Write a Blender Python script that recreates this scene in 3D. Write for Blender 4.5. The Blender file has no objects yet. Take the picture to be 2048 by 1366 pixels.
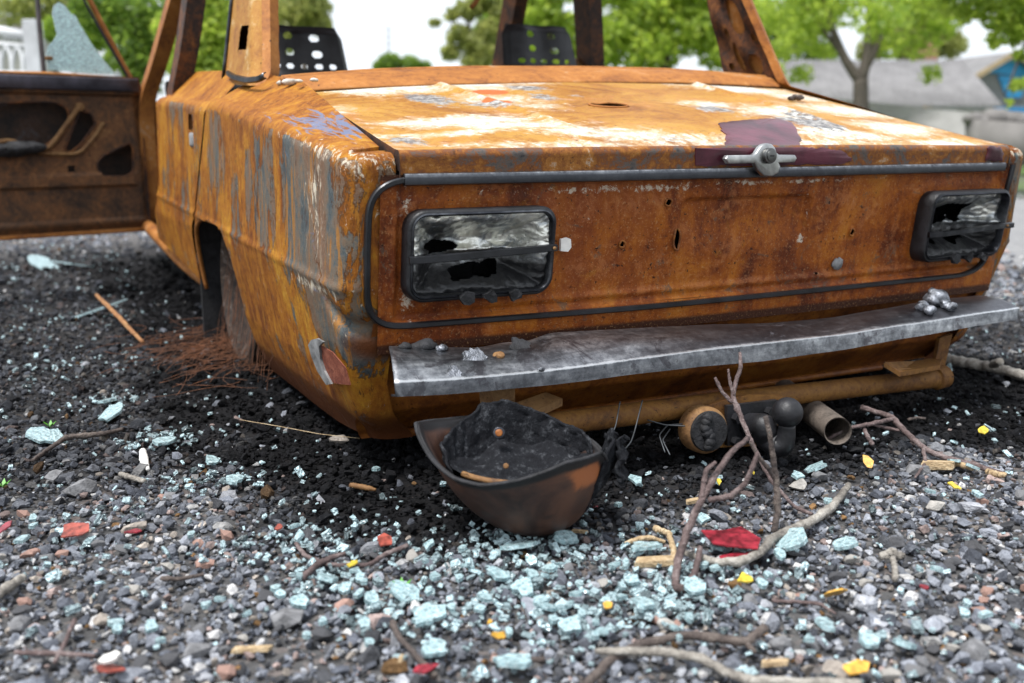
import bpy, bmesh, math, random
import numpy as np
from mathutils import Vector, Matrix
random.seed(7); RNG = np.random.default_rng(11)
S = bpy.context.scene; COL = S.collection
# ---------------------------------------------------------------- camera
CAMP = np.array([-1.21, -1.358, 0.546]); YAW, PIT = math.radians(27.59), math.radians(11.71); FPX = 1991.0
cd = bpy.data.cameras.new('camera'); cam = bpy.data.objects.new('camera', cd); COL.objects.link(cam)
cd.sensor_width = 36; cd.lens = FPX/2048*36; cd.clip_start = .02; cd.clip_end = 3000
cam.location = CAMP; cam.rotation_euler = (math.pi/2-PIT, 0, -YAW)
cd.dof.use_dof = True; cd.dof.focus_distance = 1.62; cd.dof.aperture_fstop = 3.4
S.camera = cam
# ---------------------------------------------------------------- sky, sun, exposure
SUN_EL, SUN_AZ = math.radians(66), math.radians(255)      # azimuth clockwise from +Y
w = bpy.data.worlds.new('World'); S.world = w; w.use_nodes = True
wt = w.node_tree; wt.nodes.clear()
wo = wt.nodes.new('ShaderNodeOutputWorld'); wb = wt.nodes.new('ShaderNodeBackground'); wb.inputs[1].default_value = .085
sk = wt.nodes.new('ShaderNodeTexSky'); sk.sky_type = 'NISHITA'; sk.sun_disc = False
sk.sun_elevation = SUN_EL; sk.sun_rotation = SUN_AZ; sk.dust_density = 3; sk.air_density = 1.2
tc = wt.nodes.new('ShaderNodeTexCoord'); cn = wt.nodes.new('ShaderNodeTexNoise'); cn.inputs['Scale'].default_value = 2.2; cn.inputs['Detail'].default_value = 6
cr = wt.nodes.new('ShaderNodeMapRange'); cr.inputs[1].default_value = .30; cr.inputs[2].default_value = .52; cr.inputs[3].default_value = .62; cr.inputs[4].default_value = .97
cm = wt.nodes.new('ShaderNodeMix'); cm.data_type = 'RGBA'; cm.inputs[7].default_value = (7.8, 8.3, 9.0, 1)
wt.links.new(tc.outputs['Generated'], cn.inputs['Vector']); wt.links.new(cn.outputs[0], cr.inputs[0])
wt.links.new(cr.outputs[0], cm.inputs[0]); wt.links.new(sk.outputs[0], cm.inputs[6])
wt.links.new(cm.outputs[2], wb.inputs[0]); wt.links.new(wb.outputs[0], wo.inputs[0])
sl = bpy.data.lights.new('sun', 'SUN'); so = bpy.data.objects.new('sun', sl); COL.objects.link(so)
sl.energy = 2.9; sl.angle = math.radians(13); sl.color = (1, .98, .96)
sd = Vector((math.sin(SUN_AZ)*math.cos(SUN_EL), math.cos(SUN_AZ)*math.cos(SUN_EL), math.sin(SUN_EL)))
so.rotation_euler = sd.to_track_quat('Z', 'Y').to_euler(); so.location = (0, 0, 20)
S.view_settings.view_transform = 'Standard'; S.view_settings.look = 'None'; S.view_settings.gamma = 1
S.view_settings.use_curve_mapping = False; S.view_settings.exposure = .82

# ---------------------------------------------------------------- maths helpers
_rt = np.array([math.cos(YAW), -math.sin(YAW), 0]); _fw = np.array([math.sin(YAW)*math.cos(PIT), math.cos(YAW)*math.cos(PIT), -math.sin(PIT)]); _up = np.cross(_rt, _fw)
def ray(u, v): return _rt*((u-1024)/FPX) + _up*((683-v)/FPX) + _fw
def on(u, v, n, p0):                        # where the line of sight through a photo pixel meets a real plane
    d = ray(u, v); n = np.array(n, float); return CAMP + d*(np.dot(np.array(p0)-CAMP, n)/np.dot(d, n))
def G(u, v, z=0.0): return on(u, v, (0, 0, 1), (0, 0, z))
def AY(u, v, y): return on(u, v, (0, 1, 0), (0, y, 0))
def AX(u, v, x): return on(u, v, (1, 0, 0), (x, 0, 0))
def AD(u, v, dep): return CAMP + ray(u, v)*dep
def RP(u, v, off=0.0): return on(u, v, (0, 1, .13), (0, .006-off, .49))   # the sloping rear panel
def LP(u, v): return on(u, v, (-.022, -.200, 1), (0, .06, .532))                # the boot lid
def h2(ix, iy, s):
    n = (ix*374761393 + iy*668265263 + s*974634777) & 0x7fffffff
    n = ((n ^ (n >> 13))*1274126177) & 0x7fffffff
    return ((n ^ (n >> 16)) & 0xffff)/65535.0
def vn(x, y, s=0):
    x = np.asarray(x, float); y = np.asarray(y, float)
    ix = np.floor(x).astype(np.int64); iy = np.floor(y).astype(np.int64); fx = x-ix; fy = y-iy
    fx = fx*fx*(3-2*fx); fy = fy*fy*(3-2*fy)
    return (h2(ix, iy, s)*(1-fx)+h2(ix+1, iy, s)*fx)*(1-fy) + (h2(ix, iy+1, s)*(1-fx)+h2(ix+1, iy+1, s)*fx)*fy
def fbm(x, y, s=0, o=4):
    r = 0; a = .5; t = 0
    for i in range(o): r = r + a*vn(np.asarray(x)*2**i+i*7.3, np.asarray(y)*2**i-i*3.1, s+i); t += a; a *= .5
    return r/t
def sst(a, b, x): t = np.clip((np.asarray(x, float)-a)/(b-a), 0, 1); return t*t*(3-2*t)
def blob(x, y, bl):                          # union of soft ellipses (cx, cy, rx, ry, weight)
    r = np.zeros_like(x)
    for cx, cy, rx, ry, *wgt in bl: r = np.maximum(r, (wgt[0] if wgt else 1)*np.exp(-((x-cx)/rx)**2-((y-cy)/ry)**2))
    return r

# ---------------------------------------------------------------- object helpers
WL = {}
def thing(name, label, cat, loc=(0, 0, 0), group=None):
    o = bpy.data.objects.new(name, None); COL.objects.link(o); o.location = loc; o.empty_display_size = .1
    o['label'] = label; o['category'] = cat
    if group: o['group'] = group
    WL[o.name] = np.array(loc, float); return o
def tag(o, label, cat, group=None):
    o['label'] = label; o['category'] = cat
    if group: o['group'] = group
    return o
def obj(name, V, F, mat, parent=None, smooth=True, sharp=None, attrs=None, loc=None):
    V = np.asarray(V, float)
    if loc is None: loc = WL[parent.name] if parent else (V.min(0)+V.max(0))/2*np.array([1, 1, 0]) + np.array([0, 0, V[:, 2].min()])
    loc = np.array(loc, float)
    me = bpy.data.meshes.new(name); me.from_pydata((V-loc).tolist(), [], [tuple(map(int, f)) for f in F] if not isinstance(F, list) else F); 
    o = bpy.data.objects.new(name, me); COL.objects.link(o)
    me.materials.append(mat)
    me.polygons.foreach_set('use_smooth', [smooth]*len(me.polygons))
    if sharp: me.set_sharp_from_angle(angle=math.radians(sharp))
    if attrs:
        for k, a in attrs.items(): me.attributes.new(k, 'FLOAT', 'POINT').data.foreach_set('value', np.ascontiguousarray(a, np.float32))
    me.update()
    if parent: o.parent = parent; o.location = loc-WL[parent.name]
    else: o.location = loc
    WL[o.name] = loc; return o
def grid(X, Y, Z, keep=None, wrap=False):
    nu, nv = X.shape; V = np.stack([X, Y, Z], -1).reshape(-1, 3)
    i, j = np.meshgrid(np.arange(nu if wrap else nu-1), np.arange(nv-1), indexing='ij'); i2 = (i+1) % nu
    F = np.stack([i*nv+j, i2*nv+j, i2*nv+j+1, i*nv+j+1], -1)
    if keep is not None: F = F[keep]
    return V, [tuple(f) for f in F.reshape(-1, 4).tolist()]
def join(parts):
    VV, FF, n = [], [], 0
    for V, F in parts:
        VV.append(np.asarray(V, float)); FF += [tuple(i+n for i in f) for f in F]; n += len(V)
    return np.concatenate(VV), FF
def interp(P, n, smooth=True):
    P = np.asarray(P, float); L = np.r_[0, np.cumsum(np.linalg.norm(np.diff(P[:, :3], axis=0), axis=1))]; t = np.linspace(0, L[-1], n)
    Q = np.stack([np.interp(t, L, P[:, k]) for k in range(P.shape[1])], -1)
    if smooth and n > 6:
        for _ in range(max(1, n//(3*len(P)))): Q[1:-1] = .25*Q[:-2]+.5*Q[1:-1]+.25*Q[2:]
    return Q
def tube(P, r, k=8, caps=True, rough=0.0, seed=0):
    P = np.asarray(P, float); n = len(P); r = np.broadcast_to(r, (n,)).astype(float)
    T = np.gradient(P, axis=0); T /= np.linalg.norm(T, axis=1)[:, None]+1e-12
    a = np.array([0, 0, 1.]) if abs(T[0][2]) < .9 else np.array([1., 0, 0]); N = np.cross(T[0], a); N /= np.linalg.norm(N)
    V = []; th = np.arange(k)/k*2*math.pi; g = np.random.default_rng(seed)
    for i in range(n):
        N = N-T[i]*np.dot(N, T[i]); N /= np.linalg.norm(N)+1e-12; B = np.cross(T[i], N)
        rr = r[i]*(1+rough*g.uniform(-1, 1, k))
        V.append(P[i]+(np.cos(th)*rr)[:, None]*N+(np.sin(th)*rr)[:, None]*B)
    V = np.concatenate(V)
    F = [(i*k+j, i*k+(j+1) % k, (i+1)*k+(j+1) % k, (i+1)*k+j) for i in range(n-1) for j in range(k)]
    if caps: F += [tuple(range(k))[::-1], tuple((n-1)*k+j for j in range(k))]
    return V, F
def box(c, s, R=None, bev=0.0, seg=2):
    bm = bmesh.new(); bmesh.ops.create_cube(bm, size=1)
    for v in bm.verts: v.co = Vector((v.co.x*s[0], v.co.y*s[1], v.co.z*s[2]))
    if bev: bmesh.ops.bevel(bm, geom=bm.edges[:], offset=bev, segments=seg, profile=.6, affect='EDGES')
    V = np.array([v.co[:] for v in bm.verts]); bm.verts.index_update(); F = [tuple(v.index for v in f.verts) for f in bm.faces]; bm.free()
    if R is not None: V = V@np.asarray(R, float).T
    return V+np.asarray(c, float), F
def rotz(a): c, s = math.cos(a), math.sin(a); return np.array([[c, -s, 0], [s, c, 0], [0, 0, 1]])
def euler(a, b, c): return np.array(Matrix.Rotation(c, 3, 'Z')@Matrix.Rotation(b, 3, 'Y')@Matrix.Rotation(a, 3, 'X'))
def slab(poly, n, th):                        # a polygon (world points) given real thickness along n
    P = np.asarray(poly, float); k = len(P); n = np.asarray(n, float)/np.linalg.norm(n)
    V = np.r_[P, P-n*th]; F = [tuple(range(k)), tuple(range(2*k-1, k-1, -1))]+[(i, i+k, (i+1) % k+k, (i+1) % k) for i in range(k)]
    return V, F
def rrect(x0, x1, z0, z1, r, n=8):            # rounded rectangle, counter-clockwise in x,z
    out = []
    for cx, cz, a0 in ((x1-r, z1-r, 0), (x0+r, z1-r, 90), (x0+r, z0+r, 180), (x1-r, z0+r, 270)):
        for i in range(n+1): a = math.radians(a0+90*i/n); out.append((cx+r*math.cos(a), cz+r*math.sin(a)))
    return np.array(out)
def ring(path, prof, yf):                     # sweep a profile (out, back) round a closed x,z path; yf(x,z) is the panel behind
    p = np.asarray(path); n = len(p); t = np.roll(p, -1, 0)-np.roll(p, 1, 0); t /= np.linalg.norm(t, axis=1)[:, None]; nn = np.stack([t[:, 1], -t[:, 0]], -1)
    prof = np.asarray(prof); m = len(prof)
    X = p[:, None, 0]+nn[:, None, 0]*prof[None, :, 0]; Z = p[:, None, 1]+nn[:, None, 1]*prof[None, :, 0]
    Y = yf(p[:, 0], p[:, 1])[:, None]+prof[None, :, 1]+0*X
    return grid(X, Y, Z, wrap=True)

# ---------------------------------------------------------------- material helpers
class MT:
    def __init__(s, name, rough=.6, metal=0.0, spec=.5):
        s.m = bpy.data.materials.new(name); s.m.use_nodes = True; s.t = s.m.node_tree; s.b = s.t.nodes['Principled BSDF']
        s.b.inputs['Roughness'].default_value = rough; s.b.inputs['Metallic'].default_value = metal; s.b.inputs['Specular IOR Level'].default_value = spec
        s.tc = s.t.nodes.new('ShaderNodeTexCoord')
    def put(s, sock, v):
        if isinstance(v, (int, float)): sock.default_value = v
        elif isinstance(v, tuple): sock.default_value = v if len(v) == 4 or sock.type == 'VECTOR' else (*v, 1)
        else: s.t.links.new(v, sock)
    def vec(s, sc=(1, 1, 1), src=None, off=(0, 0, 0)):
        n = s.t.nodes.new('ShaderNodeMapping'); n.inputs['Scale'].default_value = sc; n.inputs['Location'].default_value = off
        s.t.links.new(src or s.tc.outputs['Object'], n.inputs[0]); return n.outputs[0]
    def noise(s, sc=5, det=5, rough=.55, dist=0.0, v=None):
        n = s.t.nodes.new('ShaderNodeTexNoise'); n.inputs['Scale'].default_value = sc; n.inputs['Detail'].default_value = det; n.inputs['Roughness'].default_value = rough; n.inputs['Distortion'].default_value = dist
        s.t.links.new(v if v is not None else s.tc.outputs['Object'], n.inputs['Vector']); return n.outputs[0]
    def voro(s, sc=20, v=None, feat='F1', out=0):
        n = s.t.nodes.new('ShaderNodeTexVoronoi'); n.feature = feat; n.inputs['Scale'].default_value = sc
        s.t.links.new(v if v is not None else s.tc.outputs['Object'], n.inputs['Vector']); return n.outputs[out]
    def math(s, op, a, b=0.0, c=None):
        n = s.t.nodes.new('ShaderNodeMath'); n.operation = op; s.put(n.inputs[0], a); s.put(n.inputs[1], b)
        if c is not None: s.put(n.inputs[2], c)
        return n.outputs[0]
    def con(s, x, k=2.0): return s.math('ADD', s.math('MULTIPLY', s.math('SUBTRACT', x, .5), k), .5)
    def step(s, x, a, b):
        n = s.t.nodes.new('ShaderNodeMapRange'); n.interpolation_type = 'SMOOTHSTEP'; s.put(n.inputs[0], x); n.inputs[1].default_value = a; n.inputs[2].default_value = b; return n.outputs[0]
    def ramp(s, f, stops):
        n = s.t.nodes.new('ShaderNodeValToRGB'); e = n.color_ramp.elements
        while len(e) < len(stops): e.new(.5)
        for k, (p, c) in zip(e, stops): k.position = p; k.color = (*c, 1)
        s.t.links.new(f, n.inputs[0]); return n.outputs[0]
    def mix(s, f, a, b, mode='MIX'):
        n = s.t.nodes.new('ShaderNodeMix'); n.data_type = 'RGBA'; n.blend_type = mode; s.put(n.inputs[0], f); s.put(n.inputs[6], a); s.put(n.inputs[7], b); return n.outputs[2]
    def attr(s, name, inst=False, out='Fac'):
        n = s.t.nodes.new('ShaderNodeAttribute'); n.attribute_name = name; n.attribute_type = 'INSTANCER' if inst else 'GEOMETRY'; return n.outputs[out]
    def axis(s, k):
        n = s.t.nodes.new('ShaderNodeSeparateXYZ'); s.t.links.new(s.tc.outputs['Object'], n.inputs[0]); return n.outputs[k]
    def col(s, c): s.put(s.b.inputs['Base Color'], c); return s
    def rough(s, r): s.put(s.b.inputs['Roughness'], r); return s
    def metal(s, r): s.put(s.b.inputs['Metallic'], r); return s
    def bump(s, h, st=.3, d=.01):
        n = s.t.nodes.new('ShaderNodeBump'); n.inputs['Strength'].default_value = st; n.inputs['Distance'].default_value = d; s.t.links.new(h, n.inputs['Height']); s.t.links.new(n.outputs[0], s.b.inputs['Normal']); return s

OCH, ORA, BRN, DRK = (.40, .185, .030), (.36, .130, .026), (.20, .062, .017), (.075, .026, .012)
WHT, GRY, TEAL = (.72, .68, .60), (.20, .21, .225), (.085, .115, .13)

def rust_panel():            # the red-brown rear panel
    m = MT('rust_red_brown', .5, 0, .22)
    a = m.noise(5, 8, .68, .6); st = m.noise(1, 7, .7, .3, m.vec((24, 24, 3.0))); f = m.noise(75, 6, .75); g = m.noise(260, 3, .6)
    b = m.con(m.math('ADD', m.math('ADD', m.math('MULTIPLY', a, .50), m.math('MULTIPLY', st, .28)), m.math('MULTIPLY', f, .22)), 2.2)
    c = m.ramp(b, [(.20, (.045, .010, .003)), (.38, (.140, .029, .005)), (.52, (.265, .066, .007)), (.66, (.38, .115, .010)), (.82, (.46, .175, .022))])
    c = m.mix(m.math('MULTIPLY', m.step(m.noise(3, 6, .65, .5, m.vec(off=(7, 2, 5))), .50, .64), .7), c, (.21, .048, .010))
    pk = m.step(m.math('ADD', m.math('ADD', m.math('MULTIPLY', m.noise(9, 8, .78, 1.2), .65), m.math('MULTIPLY', f, .35)), m.math('MULTIPLY', m.attr('pale'), .10)), .53, .62)
    c = m.mix(m.math('MULTIPLY', pk, .34), c, (.46, .18, .07))
    wf = m.math('ADD', m.noise(42, 8, .8, .5), m.math('MULTIPLY', m.attr('white'), .22))
    c = m.mix(m.math('MULTIPLY', m.step(wf, .66, .72), .9), c, (.58, .50, .40))
    gr = m.step(m.math('ADD', m.math('MULTIPLY', m.noise(13, 7, .74, .8, m.vec(off=(3, 3, 3))), .65), m.math('MULTIPLY', f, .35)), .56, .60)
    c = m.mix(m.math('MULTIPLY', gr, .65), c, (.075, .066, .052))
    yl = m.step(m.noise(8, 8, .75, .6, m.vec(off=(1, 8, 3))), .58, .66); c = m.mix(m.math('MULTIPLY', yl, .40), c, (.38, .155, .014))
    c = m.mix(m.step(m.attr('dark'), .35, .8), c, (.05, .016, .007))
    c = m.mix(m.step(m.noise(110, 5, .7), .61, .67), c, (.022, .008, .005)); c = m.mix(m.math('MULTIPLY', m.step(g, .58, .68), .4), c, (.50, .28, .13))
    m.col(c).rough(m.math('ADD', .40, m.math('MULTIPLY', f, .35)))
    m.bump(m.math('ADD', m.math('MULTIPLY', f, .8), m.math('ADD', m.math('MULTIPLY', wf, .6), m.math('MULTIPLY', g, .3))), .6, .004); return m.m
def rust_side():             # streaked ochre, taupe and steel-grey flanks
    m = MT('rust_streaked_flank', .6, 0, .20)
    a = m.noise(5, 8, .7, .5); st = m.noise(1, 8, .7, .8, m.vec((20, 20, 3.4))); f = m.noise(75, 7, .76); bl_ = m.noise(19, 8, .72, 1.0); v2 = m.noise(1, 8, .72, .5, m.vec((50, 50, 9), off=(2, 2, 9)))
    b = m.con(m.math('ADD', m.math('ADD', m.math('MULTIPLY', a, .30), m.math('MULTIPLY', st, .20)), m.math('ADD', m.math('MULTIPLY', bl_, .28), m.math('ADD', m.math('MULTIPLY', v2, .08), m.math('MULTIPLY', f, .14)))), 2.6)
    c = m.ramp(b, [(.15, (.055, .017, .005)), (.34, (.155, .044, .007)), (.50, (.30, .105, .010)), (.64, (.42, .190, .016)), (.80, (.48, .28, .04))])
    gm = m.math('ADD', m.math('ADD', m.math('MULTIPLY', m.con(m.noise(1, 8, .66, 1.3, m.vec((11, 11, 4.2), off=(5, 1, 2))), 1.7), .55), m.math('MULTIPLY', m.con(bl_, 1.6), .25)), m.math('ADD', m.math('MULTIPLY', f, .20), m.math('MULTIPLY', m.math('SUBTRACT', m.attr('grey'), .20), .27)))
    g = m.step(gm, .525, .555)
    tz = m.noise(1, 7, .66, 1, m.vec((9, 9, 3.2), off=(9, 9, 9)))
    gcol = m.ramp(m.con(m.math('ADD', m.math('MULTIPLY', tz, .70), m.math('MULTIPLY', f, .30)), 2.2), [(.20, (.025, .043, .056)), (.40, (.075, .100, .105)), (.52, (.150, .120, .088)), (.66, (.17, .095, .058)), (.82, (.27, .21, .15))])
    c = m.mix(m.math('MULTIPLY', g, .95), c, gcol)
    edge = m.math('MULTIPLY', m.step(gm, .505, .525), m.math('SUBTRACT', 1.0, m.step(gm, .53, .56)))
    c = m.mix(m.math('MULTIPLY', edge, .7), c, (.060, .028, .012))
    bl = m.step(m.math('ADD', m.noise(1, 7, .7, 1, m.vec((40, 6, 25), off=(1, 4, 2))), m.math('MULTIPLY', m.attr('blue'), .22)), .66, .72)
    c = m.mix(m.math('MULTIPLY', bl, .85), c, (.13, .18, .29))
    rn = m.step(m.noise(1, 8, .72, .5, m.vec((55, 55, 6), off=(4, 1, 6))), .55, .60); c = m.mix(m.math('MULTIPLY', rn, .75), c, (.36, .15, .018))
    wf = m.math('ADD', m.noise(1, 8, .8, .9, m.vec((62, 62, 26))), m.math('MULTIPLY', m.attr('white'), .24))
    c = m.mix(m.math('MULTIPLY', m.step(wf, .635, .68), .9), c, (.62, .55, .43))
    c = m.mix(m.math('MULTIPLY', m.step(m.noise(1, 8, .76, .5, m.vec((75, 75, 18), off=(2, 7, 1))), .58, .64), .8), c, (.055, .020, .009))
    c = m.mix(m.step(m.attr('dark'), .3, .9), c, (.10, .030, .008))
    m.col(c).rough(m.math('SUBTRACT', .68, m.math('MULTIPLY', g, .20)))
    m.bump(m.math('ADD', m.math('MULTIPLY', f, .8), m.math('ADD', m.math('MULTIPLY', wf, .8), m.math('MULTIPLY', g, .25))), .7, .004); return m.m
def rust_lid():              # ochre lid with white ash, grey steel
    m = MT('rust_ochre_ash', .5, 0, .22)
    a = m.noise(4, 8, .7, 1.0); f = m.noise(65, 7, .76); q = m.noise(11, 8, .7, 1.6); g = m.noise(220, 3, .6)
    c = m.ramp(m.con(m.math('ADD', m.math('MULTIPLY', a, .72), m.math('MULTIPLY', f, .28)), 2.0), [(.20, (.17, .056, .014)), (.40, (.33, .145, .024)), (.58, (.42, .225, .042)), (.78, (.35, .135, .030))])
    c = m.mix(m.math('MULTIPLY', m.step(q, .52, .62), .6), c, (.38, .15, .04))
    w_ = m.attr('white'); hz = m.math('ADD', m.math('MULTIPLY', m.con(q, 1.4), .58), m.math('MULTIPLY', w_, .50))
    c = m.mix(m.math('MULTIPLY', m.step(m.math('ADD', hz, m.math('MULTIPLY', m.math('SUBTRACT', f, .5), .5)), .38, .68), .80), c, (.56, .49, .37))
    gz = m.math('ADD', m.math('MULTIPLY', m.con(m.noise(9, 8, .74, 1.2, m.vec(off=(4, 2, 7))), 1.5), .55), m.math('ADD', m.math('MULTIPLY', m.attr('grey'), .46), m.math('MULTIPLY', m.math('SUBTRACT', f, .5), .5)))
    c = m.mix(m.math('MULTIPLY', m.step(gz, .54, .66), .92), c, m.mix(m.step(f, .42, .58), (.075, .085, .10), (.34, .34, .33)))
    wz = m.math('ADD', hz, m.math('MULTIPLY', m.math('SUBTRACT', f, .5), 1.5))
    c = m.mix(m.math('MULTIPLY', m.step(wz, .58, .74), .95), c, (.58, .56, .50))
    c = m.mix(m.step(m.math('ADD', m.attr('orange'), m.math('MULTIPLY', q, .4)), .66, .76), c, (.44, .12, .035))
    lp = m.math('ADD', m.attr('lip'), m.math('MULTIPLY', m.math('SUBTRACT', q, .5), .5))
    lc = m.ramp(m.con(m.math('ADD', m.math('MULTIPLY', m.noise(14, 8, .74, .6), .65), m.math('MULTIPLY', f, .35)), 2.0), [(.18, (.025, .024, .028)), (.36, (.10, .085, .075)), (.48, (.17, .055, .014)), (.64, (.32, .13, .025)), (.82, (.46, .41, .34))])
    c = m.mix(m.step(lp, .45, .6), c, lc)
    c = m.mix(m.step(m.noise(120, 5, .7), .61, .67), c, (.09, .035, .012)); c = m.mix(m.math('MULTIPLY', m.step(m.noise(30, 7, .75, .5, m.vec(off=(5, 5, 1))), .58, .66), .5), c, (.16, .085, .03))
    m.col(c).rough(m.math('ADD', .40, m.math('MULTIPLY', f, .3)))
    m.bump(m.math('ADD', m.math('MULTIPLY', f, .8), m.math('ADD', m.math('MULTIPLY', hz, .6), m.math('MULTIPLY', g, .2))), .5, .003); return m.m
def rust_plain(name, cols, sc=9, rg=.7):
    m = MT(name, rg, 0, .35); a = m.noise(sc, 8, .7, .8); f = m.noise(sc*9, 4, .7)
    c = m.ramp(m.con(m.math('ADD', m.math('MULTIPLY', a, .68), m.math('MULTIPLY', f, .32)), 2.0), [(.20, cols[0]), (.42, cols[1]), (.62, cols[2]), (.82, cols[3] if len(cols) > 3 else cols[2])]); c = m.mix(m.step(m.noise(sc*14, 5, .7), .61, .67), c, tuple(x*.35 for x in cols[0]))
    m.col(c).bump(m.math('ADD', f, a), .4, .004); return m.m
def plain(name, c, rg=.6, me=0.0, var=.25, sc=20, bmp=.0, spec=.5):
    m = MT(name, rg, me, spec); n = m.noise(sc, 5, .6, .3); d = tuple(x*(1-var) for x in c); e = tuple(min(1, x*(1+var)) for x in c)
    m.col(m.ramp(m.con(n, 1.5), [(.3, d), (.7, e)]))
    if bmp: m.bump(m.noise(sc*4, 4, .6), bmp, .004)
    return m.m
M = {}
M['panel'] = rust_panel(); M['side'] = rust_side(); M['lid'] = rust_lid()
M['pillar'] = rust_plain('rust_ochre_pillar', [(.14, .055, .018), (.33, .14, .028), (.40, .20, .04), (.55, .42, .25)], 8)
M['inner'] = rust_plain('rust_dark_inner', [(.012, .009, .010), (.040, .021, .015), (.13, .046, .015), (.26, .105, .028)], 9)
M['deck'] = rust_plain('rust_orange_deck', [(.16, .055, .02), (.31, .115, .025), (.40, .16, .035), (.40, .28, .18)], 7)
M['lower'] = rust_plain('rust_dark_lower', [(.06, .020, .009), (.18, .055, .012), (.32, .11, .018), (.42, .18, .032)], 7, .5)
M['tow'] = rust_plain('rust_tow_tube', [(.06, .026, .011), (.155, .066, .016), (.225, .105, .022), (.15, .055, .016)], 10)
M['bracket'] = rust_plain('rust_bracket', [(.08, .04, .02), (.17, .085, .032), (.24, .13, .05)], 12)
M['blackrub'] = plain('burnt_black_rubber', (.010, .010, .012), .5, 0, .5, 30, .3)
M['char'] = plain('charred_black', (.014, .014, .016), .75, 0, .6, 40, .6)
M['seatm'] = plain('scorched_seat_steel', (.020, .020, .022), .55, 0, .5, 18, .2)
def smoked(name, base, rg, stops):
    m = MT(name, rg, .85); n = m.noise(9, 7, .6, 1.1); f = m.noise(60, 4, .7); v = m.math('ADD', m.math('MULTIPLY', n, .8), m.math('MULTIPLY', f, .2))
    m.col(m.ramp(v, stops)).rough(m.math('ADD', rg-.12, m.math('MULTIPLY', f, .3))); m.bump(f, .15, .002)
    m.metal(m.step(v, .30, .42)); return m.m
M['strip'] = smoked('smoked_trim_metal', 0, .34, [(.34, (.018, .018, .021)), (.52, (.055, .057, .065)), (.66, (.15, .155, .165)), (.78, (.42, .43, .44))])
def chrome():
    m = MT('burnt_bumper_chrome', .3, .9); n = m.noise(6, 8, .68, 1.4); f = m.noise(70, 5, .75); q = m.noise(1, 7, .7, .4, m.vec((5, 40, 40)))
    v = m.math('ADD', m.math('ADD', m.math('MULTIPLY', n, .36), m.math('MULTIPLY', f, .34)), m.math('MULTIPLY', q, .30))
    c = m.ramp(v, [(.37, (.05, .05, .056)), (.44, (.15, .156, .168)), (.51, (.29, .30, .32)), (.58, (.50, .515, .535)), (.66, (.84, .85, .86))])
    st = m.step(m.noise(11, 8, .74, .8, m.vec(off=(3, 8, 1))), .54, .60); c = m.mix(m.math('MULTIPLY', st, .7), c, (.085, .075, .085))
    tp = m.attr('top_shade'); c = m.mix(m.math('MULTIPLY', m.step(m.math('ADD', m.noise(8, 8, .75, .6, m.vec((.6, 1, 1), off=(9, 1, 1))), m.math('MULTIPLY', tp, .12)), .50, .58), m.math('MULTIPLY', tp, .75)), c, (.085, .082, .092))  # shading of the bumper top painted in, broken up like dark stains
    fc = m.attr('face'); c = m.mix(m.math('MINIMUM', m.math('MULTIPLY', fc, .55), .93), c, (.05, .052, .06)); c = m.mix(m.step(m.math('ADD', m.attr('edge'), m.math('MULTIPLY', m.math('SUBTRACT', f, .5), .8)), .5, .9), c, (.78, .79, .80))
    sp = m.step(m.noise(150, 4, .6), .66, .72); c = m.mix(m.math('MULTIPLY', sp, .6), c, (.05, .045, .045))
    m.col(c).rough(m.math('ADD', .22, m.math('MULTIPLY', v, .35))).metal(m.step(v, .34, .44)); m.bump(m.math('ADD', f, n), .12, .002); return m.m
M['chrome'] = chrome()
M['handle'] = smoked('pitted_handle_chrome', 0, .32, [(.30, (.10, .10, .10)), (.5, (.45, .45, .44)), (.7, (.72, .71, .68))])
M['frame'] = plain('smoked_black_trim', (.016, .017, .020), .32, .2, .5, 14, .15)
M['pewter'] = smoked('smoked_lock_metal', 0, .36, [(.30, (.03, .03, .03)), (.5, (.16, .16, .155)), (.7, (.38, .37, .35))])
M['maroon'] = plain('scorched_maroon_paint', (.085, .018, .030), .36, 0, .45, 14, .15)
M['ashmetal'] = plain('ash_grey_flake', (.22, .22, .22), .7, .2, .5, 25, .3)
M['melt'] = plain('melted_aluminium', (.17, .18, .20), .42, .7, .8, 60, .6)
def foil():
    m = MT('scorched_reflector_foil', .3, .9); n = m.noise(22, 6, .65, 1.0); s_ = m.attr('soot'); v = m.math('SUBTRACT', n, m.math('MULTIPLY', s_, .34))
    m.col(m.ramp(v, [(.16, (.012, .012, .013)), (.28, (.085, .085, .085)), (.40, (.36, .38, .39)), (.53, (.80, .79, .72))])).metal(m.step(v, .25, .42)).rough(m.math('ADD', .22, m.math('MULTIPLY', m.noise(70), .3)))
    m.bump(m.noise(60, 4, .6, .8), .5, .004); return m.m
M['foil'] = foil()
def helm():
    m = MT('scorched_copper_brown_shell', .5, .15); n = m.noise(13, 6, .6, .8); f = m.noise(90, 4, .7); so = m.attr('soot')
    c = m.ramp(n, [(.33, (.022, .013, .011)), (.48, (.058, .029, .021)), (.62, (.105, .048, .029))])
    c = m.mix(m.step(m.math('ADD', m.attr('highlight'), m.math('MULTIPLY', m.math('SUBTRACT', n, .5), 1.2)), .35, .75), c, (.34, .115, .040))
    c = m.mix(m.step(m.math('ADD', so, m.math('MULTIPLY', m.math('SUBTRACT', n, .5), .9)), .35, .75), c, (.012, .011, .012))
    c = m.mix(m.step(f, .73, .78), c, (.35, .28, .22)); m.col(c).rough(m.math('ADD', .38, m.math('MULTIPLY', n, .3))); m.bump(f, .15, .002); return m.m
M['helm'] = helm()
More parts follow.
